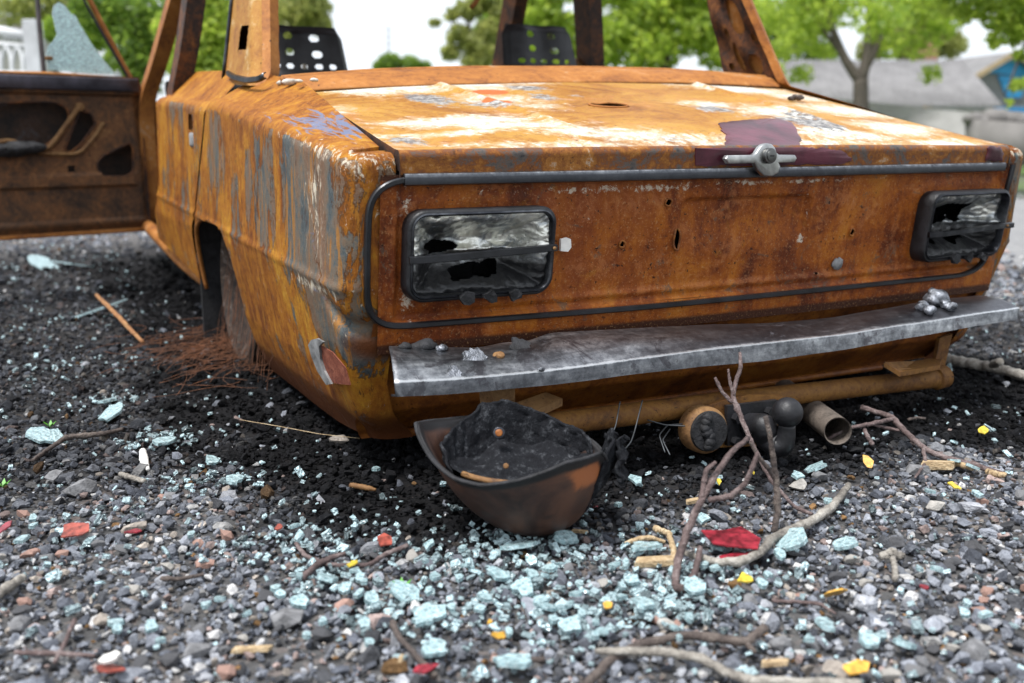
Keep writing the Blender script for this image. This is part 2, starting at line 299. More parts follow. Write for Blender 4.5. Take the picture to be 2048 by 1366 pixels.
def cloth():
    m = MT('charred_helmet_fabric', .8, 0, .15); wv = m.noise(1, 3, .5, 0, m.vec((500, 500, 120))); f = m.noise(75, 6, .75)
    m.col(m.ramp(f, [(.32, (.006, .006, .008)), (.54, (.013, .014, .017)), (.66, (.06, .063, .07)), (.78, (.20, .21, .22))])); m.bump(m.math('ADD', m.math('MULTIPLY', wv, .5), f), .8, .004); return m.m
M['cloth'] = cloth()
def glassm(name, c, tr, inst=False):
    m = MT(name, .12, 0, .8); n = m.noise(3 if inst else 130, 4, .7); m.col(m.attr('col', True, 'Color') if inst else m.ramp(n, [(.35, tuple(x*.75 for x in c)), (.65, tuple(min(1, x*1.2) for x in c))]))
    m.b.inputs['Transmission Weight'].default_value = tr; m.b.inputs['IOR'].default_value = 1.48; m.bump(m.voro(2.5 if inst else 150), .5, .15 if inst else .004)
    if not inst: e_ = m.step(m.voro(160, None, 'DISTANCE_TO_EDGE'), .09, .03); m.col(m.mix(m.math('MULTIPLY', e_, .55), m.ramp(m.con(n, 2), [(.3, tuple(x*.7 for x in c)), (.7, tuple(min(1, x*1.25) for x in c))]), (.72, .86, .88)))
    m.rough(m.math('MULTIPLY', n, .35)); return m.m
M['glass'] = glassm('crazed_green_glass', (.36, .52, .545), .25)
M['crumb'] = glassm('glass_crumbs', (.66, .84, .87), .25, True)
def bark(name, cols, rg=.75):
    m = MT(name, rg); n = m.noise(30, 6, .65, .5); f = m.noise(160, 4, .7)
    m.col(m.ramp(m.con(m.math('ADD', m.math('MULTIPLY', n, .6), m.math('MULTIPLY', f, .4)), 2.2), [(.2, cols[0]), (.5, cols[1]), (.8, cols[2])])); m.bump(m.math('ADD', n, f), .8, .006); return m.m
M['pale'] = bark('pale_grey_bark', [(.10, .088, .076), (.27, .245, .21), (.48, .45, .40)])
M['redbark'] = bark('red_brown_bark', [(.045, .030, .028), (.125, .085, .080), (.26, .21, .20)])
M['darkbark'] = bark('dark_twig_bark', [(.03, .024, .022), (.08, .06, .052), (.16, .13, .11)])
M['wood'] = bark('split_pale_wood', [(.25, .16, .08), (.48, .35, .20), (.68, .56, .38)])
M['tree_bark'] = bark('tree_bark', [(.025, .022, .018), (.07, .055, .042), (.13, .11, .085)])
M['yellow'] = plain('yellow_leaf', (.56, .42, .04), .5, 0, .45, 90, .2)
M['ychip'] = plain('amber_lens_chip', (.60, .33, .05), .3, 0, .4, 90, .2)
M['redchip'] = plain('crimson_paint_flake', (.24, .020, .032), .32, 0, .5, 90, .2)
M['orangechip'] = plain('brick_red_paint_flake', (.27, .060, .042), .45, 0, .5, 90, .2)
M['white'] = plain('white_filler', (.72, .70, .66), .7, 0, .1, 50)
M['filler'] = plain('cracked_filler', (.50, .47, .41), .75, 0, .3, 60)
M['sprout'] = plain('sprout_green', (.10, .32, .03), .5, 0, .3, 60)
M['wire'] = plain('rusted_steel_cord', (.12, .045, .018), .7, 0, .6, 30)
M['wirec'] = plain('charred_wire', (.05, .055, .06), .5, .4, .4, 30)
M['pipe'] = rust_plain('grey_exhaust_steel', [(.03, .025, .022), (.075, .062, .052), (.14, .115, .095)], 14)
M['rim'] = rust_plain('ash_covered_wheel', [(.008, .007, .007), (.025, .018, .015), (.065, .040, .026), (.26, .25, .245)], 45)
def stone_mat(name, inst):
    m = MT(name, .85, 0, .18); c = m.attr('col', inst, 'Color'); n = m.noise(3 if inst else 60, 5, .7); n2 = m.noise(9 if inst else 160, 3, .7)
    c2 = m.mix(m.step(n, .35, .7), m.mix(1.0, c, (.55, .55, .56), 'MULTIPLY'), c); c2 = m.mix(m.math('MULTIPLY', m.step(n2, .62, .72), .35), c2, m.mix(1.0, c, (.25, .24, .23), 'ADD'))
    m.col(c2).bump(m.math('ADD', n, n2), .5, .15 if inst else .004); return m.m
M['stone'] = stone_mat('gravel_stone', True)
M['rock'] = [plain('grey_rock', (.17, .17, .175), .8, 0, .35, 70, .5), plain('dark_rock', (.07, .07, .075), .8, 0, .4, 70, .5), plain('pink_rock', (.33, .20, .16), .8, 0, .3, 70, .5), plain('pale_rock', (.36, .34, .31), .8, 0, .3, 70, .5)]
# ================================================================= GROUND
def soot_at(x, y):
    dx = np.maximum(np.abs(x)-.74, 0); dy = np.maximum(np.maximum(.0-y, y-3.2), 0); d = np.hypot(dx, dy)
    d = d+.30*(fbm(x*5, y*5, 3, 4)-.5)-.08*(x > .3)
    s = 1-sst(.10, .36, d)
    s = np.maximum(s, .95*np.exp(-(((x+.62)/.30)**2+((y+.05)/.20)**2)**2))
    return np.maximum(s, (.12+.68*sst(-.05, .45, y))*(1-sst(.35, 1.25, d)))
def gh(x, y): return .012*(fbm(x*3.1, y*3.1, 5, 4)-.5)
t = np.linspace(-1, 1, 420); sp = np.sinh(9*t)/np.sinh(9)*900
gx, gy = np.meshgrid(sp-.5, sp+.2, indexing='ij')
near = np.exp(-((gx+.5)**2+gy**2)/60)
V, F = grid(gx, gy, gh(gx, gy)*near-.004)
gm = MT('gravel_ground', .9, 0, .08); s_ = gm.attr('soot'); v1 = gm.voro(95, out=1); v2 = gm.voro(95); n = gm.noise(3, 6, .6)
sp_ = gm.t.nodes.new('ShaderNodeSeparateColor'); gm.t.links.new(v1, sp_.inputs[0])
c = gm.ramp(sp_.outputs[0], [(0, (.035, .035, .037)), (.35, (.075, .075, .078)), (.7, (.13, .128, .125)), (1, (.25, .20, .18))])
c = gm.mix(.45, c, gm.ramp(n, [(.35, (.06, .06, .062)), (.65, (.15, .145, .14))]))
c = gm.mix(gm.math('MULTIPLY', gm.attr('grass'), gm.step(gm.noise(1.2, 5), .38, .55)), c, (.10, .17, .035))
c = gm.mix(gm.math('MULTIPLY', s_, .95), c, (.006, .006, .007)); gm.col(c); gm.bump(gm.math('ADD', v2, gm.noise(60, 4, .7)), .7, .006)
rr_ = np.hypot(gx, gy)
g_o = obj('ground', V, F, gm.m, loc=(0, 0, 0), attrs={'soot': soot_at(gx, gy).ravel(), 'grass': (sst(7, 12, rr_)).ravel()}); g_o['kind'] = 'structure'
# grey asphalt road beyond the car on the right
P = [(2.4, 1.2), (30, -6), (34, 3.5), (3.6, 4.6)]
rm = MT('worn_asphalt', .85); n = rm.noise(30, 6, .7); rm.col(rm.ramp(n, [(.35, (.15, .15, .155)), (.65, (.26, .255, .25))])).bump(n, .3, .004)
xs = np.linspace(0, 1, 60); a, b = np.meshgrid(xs, np.linspace(0, 1, 14), indexing='ij'); P = np.array(P)
rx = (1-a)*((1-b)*P[0, 0]+b*P[3, 0])+a*((1-b)*P[1, 0]+b*P[2, 0]); ry = (1-a)*((1-b)*P[0, 1]+b*P[3, 1])+a*((1-b)*P[1, 1]+b*P[2, 1])
ed = (np.minimum(np.minimum(a, 1-a), np.minimum(b, 1-b)) < .001); jit = (fbm(rx*2, ry*2, 8)-.5)*.35*ed
V, F = grid(rx+jit, ry+jit, np.where(ed, -.01, gh(rx, ry)*np.exp(-((rx+.5)**2+ry**2)/60)+.010)); o = obj('road', V, F, rm.m); o['kind'] = 'structure'

# ================================================================= THE CAR
CAR = thing('burned_car', 'burnt out rusty saloon car with dented chrome bumper and open front door', 'car', (0, .95, 0))
W0 = .76
def Wd(z): z = np.asarray(z, float); return np.interp(z, [.03, .055, .10, .16, .23, .32, .40, .60], [.078, .064, .043, .026, .014, .0, .003, .008])   # tuck-in below the crease
def zt(y): y = np.asarray(y, float); return .519+.125*y-.027*y*y
def din(y): return .083+.072*np.clip(y, 0, .75)
def rise(y, side=-1): return (.074 if side < 0 else .112)*np.clip(y, 0, .75)
def yr(x, z): return .006+.020*(np.asarray(x)/.71)**2+.13*(.49-np.asarray(z))
R = .028
def shell(ys_q, side, yf, zb, kind='side', n1=90):
    """flank of the body: rows run up from the sill, over the shoulder to the edge of the lid"""
    t1 = np.linspace(0, 1, n1); ta = np.linspace(0, math.pi/2, 9)[1:]; tf = np.linspace(0, 1, 16)[1:]
    cols = []
    for q in ys_q:                                        # q in [0,1] side, [1,2] corner, [2,3] rear
        yb = np.interp(q, [0, 1], [yf(.4), .05]) if q <= 1 else .02
        top = float(zt(yb))-R; z0 = float(zb(yb)); z1 = z0+(top-z0)*t1
        z = np.r_[z1, top+R*np.sin(ta), float(zt(yb))+float(rise(yb, side))*tf]
        d = np.r_[Wd(z1)-.008*sst(.33, .52, z1)*0, Wd(top)+R*(1-np.cos(ta)), R+Wd(top)+(float(din(yb))-R-float(Wd(top)))*tf]
        rr = np.where(z < .36, .045, np.maximum(.045-d, .005)); cx = -W0+d+rr; cy = d+rr
        if q <= 1:
            x = -W0+d; y = cy+(1-q)*(np.array([yf(k) for k in z])-cy)
        elif q <= 2:
            an = (q-1)*math.pi/2; x = cx-rr*math.cos(an); y = cy-rr*math.sin(an)
        else:
            x = cx+(q-2)*(np.maximum(-.677, cx+.012)-cx); y = d+0*x
        near_rear = np.exp(-np.maximum(y, 0)/.25)
        y = y+(.026+.13*(.49-z))*near_rear
        cols.append(np.stack([x, y, z], -1))
    A = np.array(cols); A[..., 0] *= side*-1
    return A
def side_attrs(A):
    x, y, z = A[..., 0], A[..., 1], A[..., 2]
    dent = .004*(fbm(y*6, z*6, 21, 3)-.5)+.0016*(fbm(y*30, z*30, 22, 3)-.5)
    cre = .0035*np.exp(-((z-(.318+.03*y))/.006)**2)
    sg = np.sign(x); A[..., 0] += sg*(dent+cre)*sst(.0, .03, zt(y)-z)
    grey = blob(y, z, [(.26, .45, .20, .11, .95), (.22, .36, .16, .10, .85), (.16, .26, .10, .07, .8), (.50, .44, .05, .12), (.30, .40, .05, .10), (.13, .44, .04, .11, .8), (.62, .46, .03, .10, .9), (.97, .50, .06, .09, .9), (.22, .27, .08, .06, .8), (.10, .36, .06, .08, .8), (.75, .40, .03, .1, .5), (1.35, .38, .05, .07, .7), (.35, .33, .1, .05, .6)])
    grey = grey-.6*np.exp(-((y-.40)/.022)**2)-.8*(z > zt(y)-.012)
    blue = np.exp(-((z-zt(y)-.012)/.02)**2)*np.exp(-((y-.30)/.22)**2)
    white = np.exp(-((z-zt(y)+.014)/.010)**2)*.42*sst(.7, .1, y)+.20*np.exp(-((y-.03)/.05)**2)+blob(y, z, [(.2, .31, .12, .012, .8), (.18, .45, .05, .08, .5)])
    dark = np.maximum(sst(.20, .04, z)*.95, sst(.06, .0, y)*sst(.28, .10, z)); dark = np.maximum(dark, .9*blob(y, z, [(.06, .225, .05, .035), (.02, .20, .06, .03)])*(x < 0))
    return {'grey': grey.ravel(), 'blue': blue.ravel(), 'white': white.ravel(), 'dark': dark.ravel()}
def yfront(z): return 1.0+max(0, min(.62-z, .275))*.73
ARC_Y = 1.03
def in_arch(y, z): return (np.abs(y-ARC_Y)/np.where(y > ARC_Y, .25, .225))**4+(z/.350)**4 < 1
qs = np.r_[np.linspace(0, 1, 190), np.linspace(1, 2, 12)[1:], np.linspace(2, 3, 12)[1:]]
quarters = []
for side in (-1, 1):
    A = shell(qs, side, yfront, lambda y: .034+.016*math.exp(-y/.2))
    # the rear lower corner: an overhanging lip with the apron set back beneath it
    x, y, z = A[..., 0], A[..., 1], A[..., 2]; ax = np.abs(x)
    lip = sst(.095, .03, y)*sst(.73, .70, ax)
    A[..., 1] += .035*sst(.172, .160, z)*lip+.035*sst(.105, .05, z)*sst(.20, .05, y)
    A[..., 0] -= np.sign(x)*.030*sst(.11, .05, z)*sst(.35, .05, y)
    A[..., 1] -= .016*np.exp(-((z-.205)/.035)**2)*lip
    if side < 0:                                         # torn dent on the near corner
        dd = np.exp(-((z-.235-.5*(y-.02))/.014)**2)*sst(.16, .10, y)*sst(.67, .70, ax); A[..., 0] += .012*dd; A[..., 1] += .012*dd
    at_ = side_attrs(A)
    nu, nv = x.shape; yc = (y[:-1, :-1]+y[1:, 1:])/2; zc = (z[:-1, :-1]+z[1:, 1:])/2
    keep = ~(in_arch(yc, zc) & (np.arange(nu-1)[:, None] < 189))
    V, F = grid(A[..., 0], A[..., 1], A[..., 2], keep)
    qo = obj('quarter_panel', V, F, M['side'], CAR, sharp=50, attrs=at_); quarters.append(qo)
    # rolled lip of the wheel arch
    an = np.linspace(.12, math.pi-.20, 70); sg_ = np.sign(np.cos(an)); ca_ = np.abs(np.cos(an))**.5; sa_ = np.abs(np.sin(an))**.5
    ya = ARC_Y-np.where(sg_ > 0, .225, .25)*sg_*ca_; za = .350*sa_
    P = np.stack([side*(W0-Wd(za)-.006), ya, za], -1)
    V, F = tube(P, .0055, 8); obj('arch_lip', V, F, M['deck'], qo)
# rear doors (closed) with their handle holes
for side in (-1, 1):
    qd = np.linspace(0, 1, 110)
    t1 = np.linspace(0, 1, 80); ta = np.linspace(0, math.pi/2, 9)[1:]; tf = np.linspace(0, 1, 14)[1:]; cols = []
    for q in qd:
        yb = 1.75-(1.75-1.02)*q; z0 = .164+.083*(yb-.95); top = float(zt(yb))-R
        z1 = z0+(top-z0)*t1; z = np.r_[z1, top+R*np.sin(ta), float(zt(yb))+.07*tf]; d = np.r_[Wd(z1), Wd(top)+R*(1-np.cos(ta)), R+Wd(top)+(.105-R-.008)*tf]
        yre = np.array([yfront(k)+.016 for k in z]); yfr = 1.75+.20*sst(.45, .18, z)
        cols.append(np.stack([side*(W0-d), yfr+(yre-yfr)*q, z], -1))
    A = np.array(cols); at_ = side_attrs(A); y, z = A[..., 1], A[..., 2]
    yc = (y[:-1, :-1]+y[1:, 1:])/2; zc = (z[:-1, :-1]+z[1:, 1:])/2
    keep = ~((np.abs(yc-1.21) < .030) & (np.abs(zc-.578) < .018)); keep &= ~(in_arch(yc-.02, zc-.012))
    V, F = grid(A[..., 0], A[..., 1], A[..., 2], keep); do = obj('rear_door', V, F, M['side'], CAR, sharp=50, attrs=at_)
    V, F = join([box((side*.752, 1.20, .535), (.012, .045, .035), None, .006)]); obj('handle_mount', V, F, M['ashmetal'], do)
# inner structure that closes the body
parts = [box((0, 1.65, .085), (1.06, 2.7, .02)), box((0, .80, .30), (1.0, .012, .50)), box((0, 1.14, .40), (1.26, .012, .44))]
for s in (-1, 1): parts += [box((s*.61, .42, .28), (.012, .40, .34)), box((s*.64, 1.46, .40), (.012, .60, .40)), box((s*.53, .92, .26), (.012, .90, .48)), box((s*.632, 1.32, .24), (.204, .012, .44)), box((s*.60, .74, .26), (.14, .012, .40)), box((s*.58, .86, .47), (.18, .60, .012))]
V, F = join(parts); obj('inner_body', V, F, M['char'], CAR, smooth=False)
for s in (-1, 1):
    V, F = tube(interp([(s*.69, 1.36, .150), (s*.705, 1.7, .170), (s*.71, 2.5, .235)], 14), .022, 8); obj('sill', V, F, M['deck'], CAR)
# ---- boot lid
nu, nv = 300, 210
un = np.linspace(-1, 1, nu); lipz = np.linspace(0, 1, 14)
yy = np.r_[np.zeros(14), .012*(1-np.cos(np.linspace(0, math.pi/2, 9)))[1:], np.linspace(.012, .625, nv-22)[1:]]
zr = np.r_[.488+(.513-.488)*lipz, .513+.012*np.sin(np.linspace(0, math.pi/2, 9))[1:], np.full(nv-23, .525)]
Yg = np.broadcast_to(yy, (nu, len(yy))).copy(); Zr = np.broadcast_to(zr, Yg.shape).copy(); Un = np.broadcast_to(un[:, None], Yg.shape)
hw = .6735-.075*np.clip(Yg, 0, 1); Xg = Un*hw
def lid_z(x, y):
    e = np.abs(x)/(.671-.075*np.clip(y, 0, 1)); return .197*np.maximum(y-.012, 0)+.016*(1-e**2.2)*sst(.0, .15, y)+.040*np.asarray(x)*np.asarray(y)
def lid_surf(x, y):
    z = .525+lid_z(x, y)+.005*(fbm(np.asarray(x)*3, np.asarray(y)*3, 31, 3)-.5)*sst(0, .2, y)
    for xr in (-.30, .30): z = z+.0035*np.exp(-((np.abs(x)-.30-.06*np.asarray(y))/.012)**2)*sst(.1, .22, y)
    for (hx, hy) in HOLES_D: z = z-.007*np.exp(-(((x-hx)/.012)**2+((y-hy)/.018)**2))
    return z
HOLES_D = [tuple(LP(1133, 262)[:2]), tuple(LP(1217, 229)[:2]+np.array([0, .0])), tuple(LP(720, 228)[:2])]
Zg = np.where(Yg > .012, lid_surf(Xg, Yg), Zr+.004*(1-Un**2)*(Zr > .50))
rx_, ry_ = LP(1217, 229)[:2]
slot = lambda x, y: (np.abs((x-rx_)+.35*(y-ry_))/.040)**2.2+(np.abs(y-ry_)/.026)**2 < 1
Yg2 = Yg+.010*(Un**2)*1.8+.0065                            # follows the bow of the rear panel
Yg2 += .13*(.49-Zg)*(Yg < .02)
xc = (Xg[:-1, :-1]+Xg[1:, 1:])/2; yc = (Yg2[:-1, :-1]+Yg2[1:, 1:])/2
pts = lambda L: [(*LP(u, v)[:2], ru*s*1.25, rv*1.15, min(1.15, wgt*1.15)) for (u, v, ru, rv, s, wgt) in L]
pts2 = lambda L: [(a, b, c, d*2.2, e) for a, b, c, d, e in pts(L)]
pts3 = lambda L: [(a, b, c*1.1, d*1.7, e*.84) for a, b, c, d, e in pts(L)]
wb_ = pts3([(740, 184, .06, .05, 1, 1), (830, 185, .07, .05, 1, .95), (960, 182, .08, .05, 1, .9), (1060, 180, .05, .03, 1, .7), (690, 225, .03, .03, 1, .6), (870, 265, .07, .03, 1, .9), (960, 262, .09, .03, 1, 1), (1060, 275, .10, .03, 1, .9), (1150, 285, .08, .02, 1, .9), (1250, 285, .1, .025, 1, .8), (930, 288, .2, .012, 1, .8), (1390, 175, .06, .05, 1, .9), (1480, 185, .13, .04, 1, 1), (1600, 195, .10, .04, 1, .8), (1700, 222, .12, .05, 1, .9), (1560, 240, .08, .05, 1, .8), (1800, 255, .10, .04, 1, .95), (1900, 280, .07, .02, 1, 1), (1690, 275, .1, .025, 1, .9), (1980, 285, .03, .05, 1, .9), (1420, 225, .06, .03, 1, .7), (1000, 215, .09, .05, 1, .55), (1380, 285, .1, .02, 1, .7), (1090, 230, .05, .03, 1, .6), (1760, 205, .06, .03, 1, .7)])
gb_ = pts2([(870, 212, .05, .045, 1, .9), (985, 225, .09, .03, 1, .8), (1060, 190, .06, .04, 1, .75), (1090, 210, .05, .03, 1, .7), (1440, 238, .05, .035, 1, .8), (1640, 262, .06, .04, 1, 1), (1610, 245, .04, .03, 1, .9), (1330, 285, .08, .015, 1, .6), (1590, 180, .05, .02, 1, .4), (1160, 210, .03, .02, 1, .6), (830, 300, .04, .02, 1, .8)])
ob_ = pts([(985, 198, .035, .03, 1, 1), (1000, 219, .028, .018, 1, 1), (900, 205, .02, .02, 1, .4)])
wn = fbm(Xg*6, Yg*9, 41, 4)-.5; wx = Xg+.05*wn; wy = Yg+.06*(fbm(Xg*5, Yg*5, 44, 4)-.5)
lat = {'white': (np.maximum(blob(wx, wy, wb_), (.52*np.exp(-((Yg-.035)/.03)**2)*(.5+fbm(Xg*5, Yg*3, 47, 3)))*(Yg > .012))).ravel(), 'grey': blob(wx, wy, gb_).ravel(), 'orange': blob(Xg, Yg, ob_).ravel(), 'lip': (sst(.020, .010, Yg)).ravel()}
ek = lambda e: grid(np.stack([Xg[e], Xg[e]*.999], 0), np.stack([Yg2[e]]*2, 0), np.stack([Zg[e], Zg[e]-.03], 0))
V, F = grid(Xg, Yg2, Zg, ~slot(xc, yc)); LID = obj('boot_lid', V, F, M['lid'], CAR, sharp=60, attrs=lat)
for e in (0, -1): V, F = ek(e); obj('lid_edge', V, F, M['inner'], LID)
V, F = grid(*[np.array(q) for q in np.meshgrid(np.linspace(-.6, .6, 8), np.linspace(.06, .60, 6), indexing='ij')], np.broadcast_to(.49+.18*np.linspace(0, .54, 6), (8, 6))); obj('lid_inner_frame', V, F, M['inner'], LID)
slp = LP(1217, 229); n_ = 26; th = np.linspace(0, 2*math.pi, n_, endpoint=False)    # torn lip round the slot
P = np.stack([rx_+.0385*np.cos(th)-.35*.025*np.sin(th), ry_+.025*np.sin(th), lid_surf(rx_+.037*np.cos(th), ry_-.0065+.024*np.sin(th))+.001], -1)
V, F = tube(np.r_[P, P[:1]], .0022, 6, False); obj('torn_edge', V, F, M['deck'], LID)
# paint remnants that survived round the lock: curled flakes lying on the lid
def on_rear(u, v):                                        # lip of the lid
    p = on(u, v, (0, 1, .13), (0, .010, .49)); return p
def flake(name, pix, mat, lidtop, seed, parent=LID, h=.0022):
    rg = np.random.default_rng(seed); out = []
    P = np.array([(LP(u, v) if lidtop else on_rear(u, v)) for u, v in pix]); k = len(P)
    P = np.concatenate([np.linspace(P[i], P[(i+1) % k], 7)[:-1] for i in range(k)])
    P[:, 0] += rg.normal(0, .0013, len(P)); 
    if lidtop: P[:, 1] += rg.normal(0, .002, len(P)); P[:, 1] = np.maximum(P[:, 1], .0128)
    else: P[:, 2] = np.clip(P[:, 2]+rg.normal(0, .0016, len(P)), .493, .5250)
    c = P.mean(0); rings = [c+(P-c)*f for f in (1, .93, .7, .4)]
    def fix(Q, lift):
        Q = Q.copy()
        if lidtop: Q[:, 2] = lid_surf(Q[:, 0], np.maximum(Q[:, 1]-.0065-.018*(Q[:, 0]/.65)**2, .0125))+lift
        else: Q[:, 1] = .0065+.018*(Q[:, 0]/.66)**2+.13*(.49-Q[:, 2])-lift
        return Q
    rings = [fix(rings[0], -.0005)]+[fix(r, h*(1+.5*i)) for i, r in enumerate(rings)]+[fix(c[None], h*2.2)]
    n = len(P); V = np.concatenate(rings); m = len(rings)-1
    F = [(i*n+j, i*n+(j+1) % n, (i+1)*n+(j+1) % n, (i+1)*n+j) for i in range(m-1) for j in range(n)]+[((m-1)*n+j, (m-1)*n+(j+1) % n, m*n) for j in range(n)]
    return obj(name, V, F, mat, parent, smooth=True, sharp=50)
flake('paint_flake', [(1436, 266), (1478, 259), (1520, 254), (1556, 252), (1588, 262), (1600, 284), (1594, 300), (1500, 304), (1448, 302), (1452, 284), (1442, 274)], M['maroon'], True, 1)
flake('paint_flake', [(1388, 292), (1450, 290), (1530, 290), (1596, 290), (1606, 282), (1618, 296), (1660, 298), (1690, 305), (1702, 320), (1682, 328), (1660, 330), (1560, 331), (1460, 332), (1388, 330)], M['maroon'], False, 2)
flake('paint_flake', [(1985, 293), (2015, 295), (2016, 322), (1978, 322)], M['maroon'], False, 3)
# flat metal strip along the lid edge
def bar_x(x0, x1, zc, hgt, dep, yoff, n=40):
    xs = np.linspace(x0, x1, n); prof = np.array([(-dep*.0, -hgt/2), (-dep, -hgt/2+.002), (-dep, hgt*.12), (-dep*.72, hgt/2-.001), (0, hgt/2)])
    X = np.repeat(xs[:, None], 5, 1); Z = zc+prof[None, :, 1]+0*X; Y = yr(X, Z)+yoff+prof[None, :, 0]+0*X
    V, F = grid(X, Y, Z); F += [(0, 1, 2, 3, 4), tuple((n-1)*5+k for k in (4, 3, 2, 1, 0))]; return V, F
zL, zRr = AY(900, 356, -.005)[2], AY(1960, 338, -.005)[2]
V, F = bar_x(-.668, .655, (zL+zRr)/2, .0185, .010, .000); STR = obj('trim_strip', V, F, M['chrome'], LID, sharp=30, attrs={'face': np.tile([1.7, 1.7, 1.7, .5, .2], 40), 'edge': np.tile([0, 0, 0, .62, .3], 40)})  # dark front and sky-bright top edge of the strip are painted reflections
# ---- lock and handle
H = RP(1517, 318); hx, hz = H[0], H[2]; hy = -.004
def wing(pts, y0, th=.007):
    P = np.array([(hx+a, hy+y0, hz+b) for a, b in pts]); V, F = slab(P, (0, -1, 0), -th); return V, F
Y0 = hy-.014
hb = bmesh.new()
outl = [(-.090, .002), (-.085, .0075), (-.030, .0075), (-.024, .011), (-.017, .020), (-.009, .0255), (.001, .027), (.010, .0255), (.017, .020), (.022, .011), (.028, .0075), (.064, .007), (.069, .001), (.064, -.0065), (.028, -.0065), (.032, -.012), (.028, -.024), (.014, -.030), (-.004, -.0285), (-.018, -.018), (-.026, -.0065), (-.083, -.0065)]
vs = [hb.verts.new((hx+a, Y0, hz+b)) for a, b in outl]; f0 = hb.faces.new(vs); r_ = bmesh.ops.extrude_face_region(hb, geom=[f0]); bmesh.ops.translate(hb, verts=[v for v in r_['geom'] if isinstance(v, bmesh.types.BMVert)], vec=(0, .010, 0))
bmesh.ops.recalc_face_normals(hb, faces=hb.faces[:]); bmesh.ops.bevel(hb, geom=[e for e in hb.edges if all(abs(v.co.y-Y0) < 1e-6 for v in e.verts)], offset=.0028, segments=3, profile=.5, affect='EDGES')
hb.verts.index_update(); V = np.array([v.co[:] for v in hb.verts]); F = [tuple(v.index for v in f.verts) for f in hb.faces]; hb.free()
HND = obj('boot_handle', V, F, M['handle'], LID, sharp=40)
def cyl(c, ax, r, L, k=28, bev=.0):
    ax = np.array(ax, float)/np.linalg.norm(ax); c = np.array(c, float)
    if bev: return tube([c, c+ax*1e-5, c+ax*(L-bev), c+ax*(L-bev*.3), c+ax*L], [r, r, r, r-bev*.3, r-bev], k)
    return tube([c, c+ax*L], r, k)
V, F = join([cyl((hx+.001, Y0+.004, hz+.006), (0, -1, 0), .0135, .013, 28, .002), cyl((hx+.001, Y0-.0088, hz+.006), (0, -1, 0), .0098, .0022, 24, .0005)]); obj('lock_cylinder', V, F, M['pewter'], HND, sharp=40)
V, F = box((hx+.001, Y0-.0112, hz+.006), (.009, .0012, .0024)); obj('keyhole', V, F, M['char'], HND, smooth=False)
# ---- rear panel with pressings and holes
nx, nz = 420, 84
X, Z = np.meshgrid(np.linspace(-.702, .702, nx), np.linspace(.215, .489, nz), indexing='ij')
Y = yr(X, Z)+.0012*(fbm(X*9, Z*9, 51, 3)-.5)+.004*(fbm(X*2.5, Z*4, 52, 2)-.5)
inx = sst(.680, .670, np.abs(X)); inz = sst(.262, .272, Z)*sst(.482, .474, Z); Y += .008*inx*inz             # recessed field
Y -= .004*np.exp(-((Z-.282)/.006)**2)*inx*sst(-.60, -.5, X)                                                        # horizontal ridge
pl, pr = RP(1375, 395), RP(1632, 388); px0, px1, pzt = pl[0], pr[0], pl[2]-.004
def rb(x0, x1, z0, z1, r): qx = np.abs(X-(x0+x1)/2)-(x1-x0)/2+r; qz = np.abs(Z-(z0+z1)/2)-(z1-z0)/2+r; return np.hypot(np.maximum(qx, 0), np.maximum(qz, 0))+np.minimum(np.maximum(qx, qz), 0)-r
Y += .009*sst(.003, -.003, rb(px0, px1, pzt-.12, pzt, .015))*sst(pzt-.10, pzt-.03, Z)                           # number plate pressing
LX0, LX1, LZ0, LZ1 = -.666, -.419, .298, .438; LR = .028
for s in (-1, 1):
    a0, a1 = (LX0, LX1) if s < 0 else (-LX1, -LX0)
    Y -= .004*sst(.022, .004, rb(a0-.004, a1+.004, LZ0-.004, LZ1+.004, .03))
hol = []
for (u, v, ru, rz, ang) in [(1358, 479, .0062, .0185, .08), (1342, 405, .0062, .0058, 0), (1250, 489, .0052, .005, 0), (1710, 465, .0052, .0065, 0), (1638, 547, .002, .002, 0)]:
    p = RP(u, v); hol.append((p[0], p[2], ru, rz))
xc = (X[:-1, :-1]+X[1:, 1:])/2; zc = (Z[:-1, :-1]+Z[1:, 1:])/2; keep = np.ones(xc.shape, bool)
for a, b, ru, rz in hol:
    f = ((xc-a)/ru)**2+((zc-b)/rz)**2; keep &= f > 1
    rho = np.sqrt(((X-a)/ru)**2+((Z-b)/rz)**2); nr = (rho > .55) & (rho < 1.45); 
    Y -= .0025*np.exp(-((rho-1)/.5)**2)*(rho < 3)
for s in (-1, 1):
    a0, a1 = (LX0, LX1) if s < 0 else (-LX1, -LX0); keep &= ~((xc > a0+.012) & (xc < a1-.012) & (zc > LZ0+.012) & (zc < LZ1-.012))
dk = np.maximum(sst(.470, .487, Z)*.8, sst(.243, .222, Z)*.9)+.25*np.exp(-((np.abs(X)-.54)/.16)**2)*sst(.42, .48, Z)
pale = blob(X, Z, [(.0, .35, .12, .03, .8), (.12, .40, .12, .02, .8), (-.33, .33, .05, .03, .8), (-.1, .37, .1, .05, .5), (-.25, .43, .1, .02, .6), (.2, .42, .1, .02, .5)])+.8*np.exp(-((Z-.286)/.006)**2)*sst(-.5, -.3, X)  # last term paints in the light caught by the ridge
wht = blob(X, Z, [(-.655, .30, .012, .05, 1), (-.66, .45, .02, .03, .7), (-.30, .46, .25, .008, .9), (.05, .465, .3, .006, .9), (-.36, .42, .04, .02, .6), (.66, .3, .02, .05, .8), (.12, .355, .012, .012, 1)])+.8*np.exp(-(rb(px0, px1, pzt-.12, pzt, .015)/.0022)**2)*sst(pzt-.07, pzt-.02, Z)*sst(.0, .12, X)  # last term paints a highlight along the edge of the plate pressing
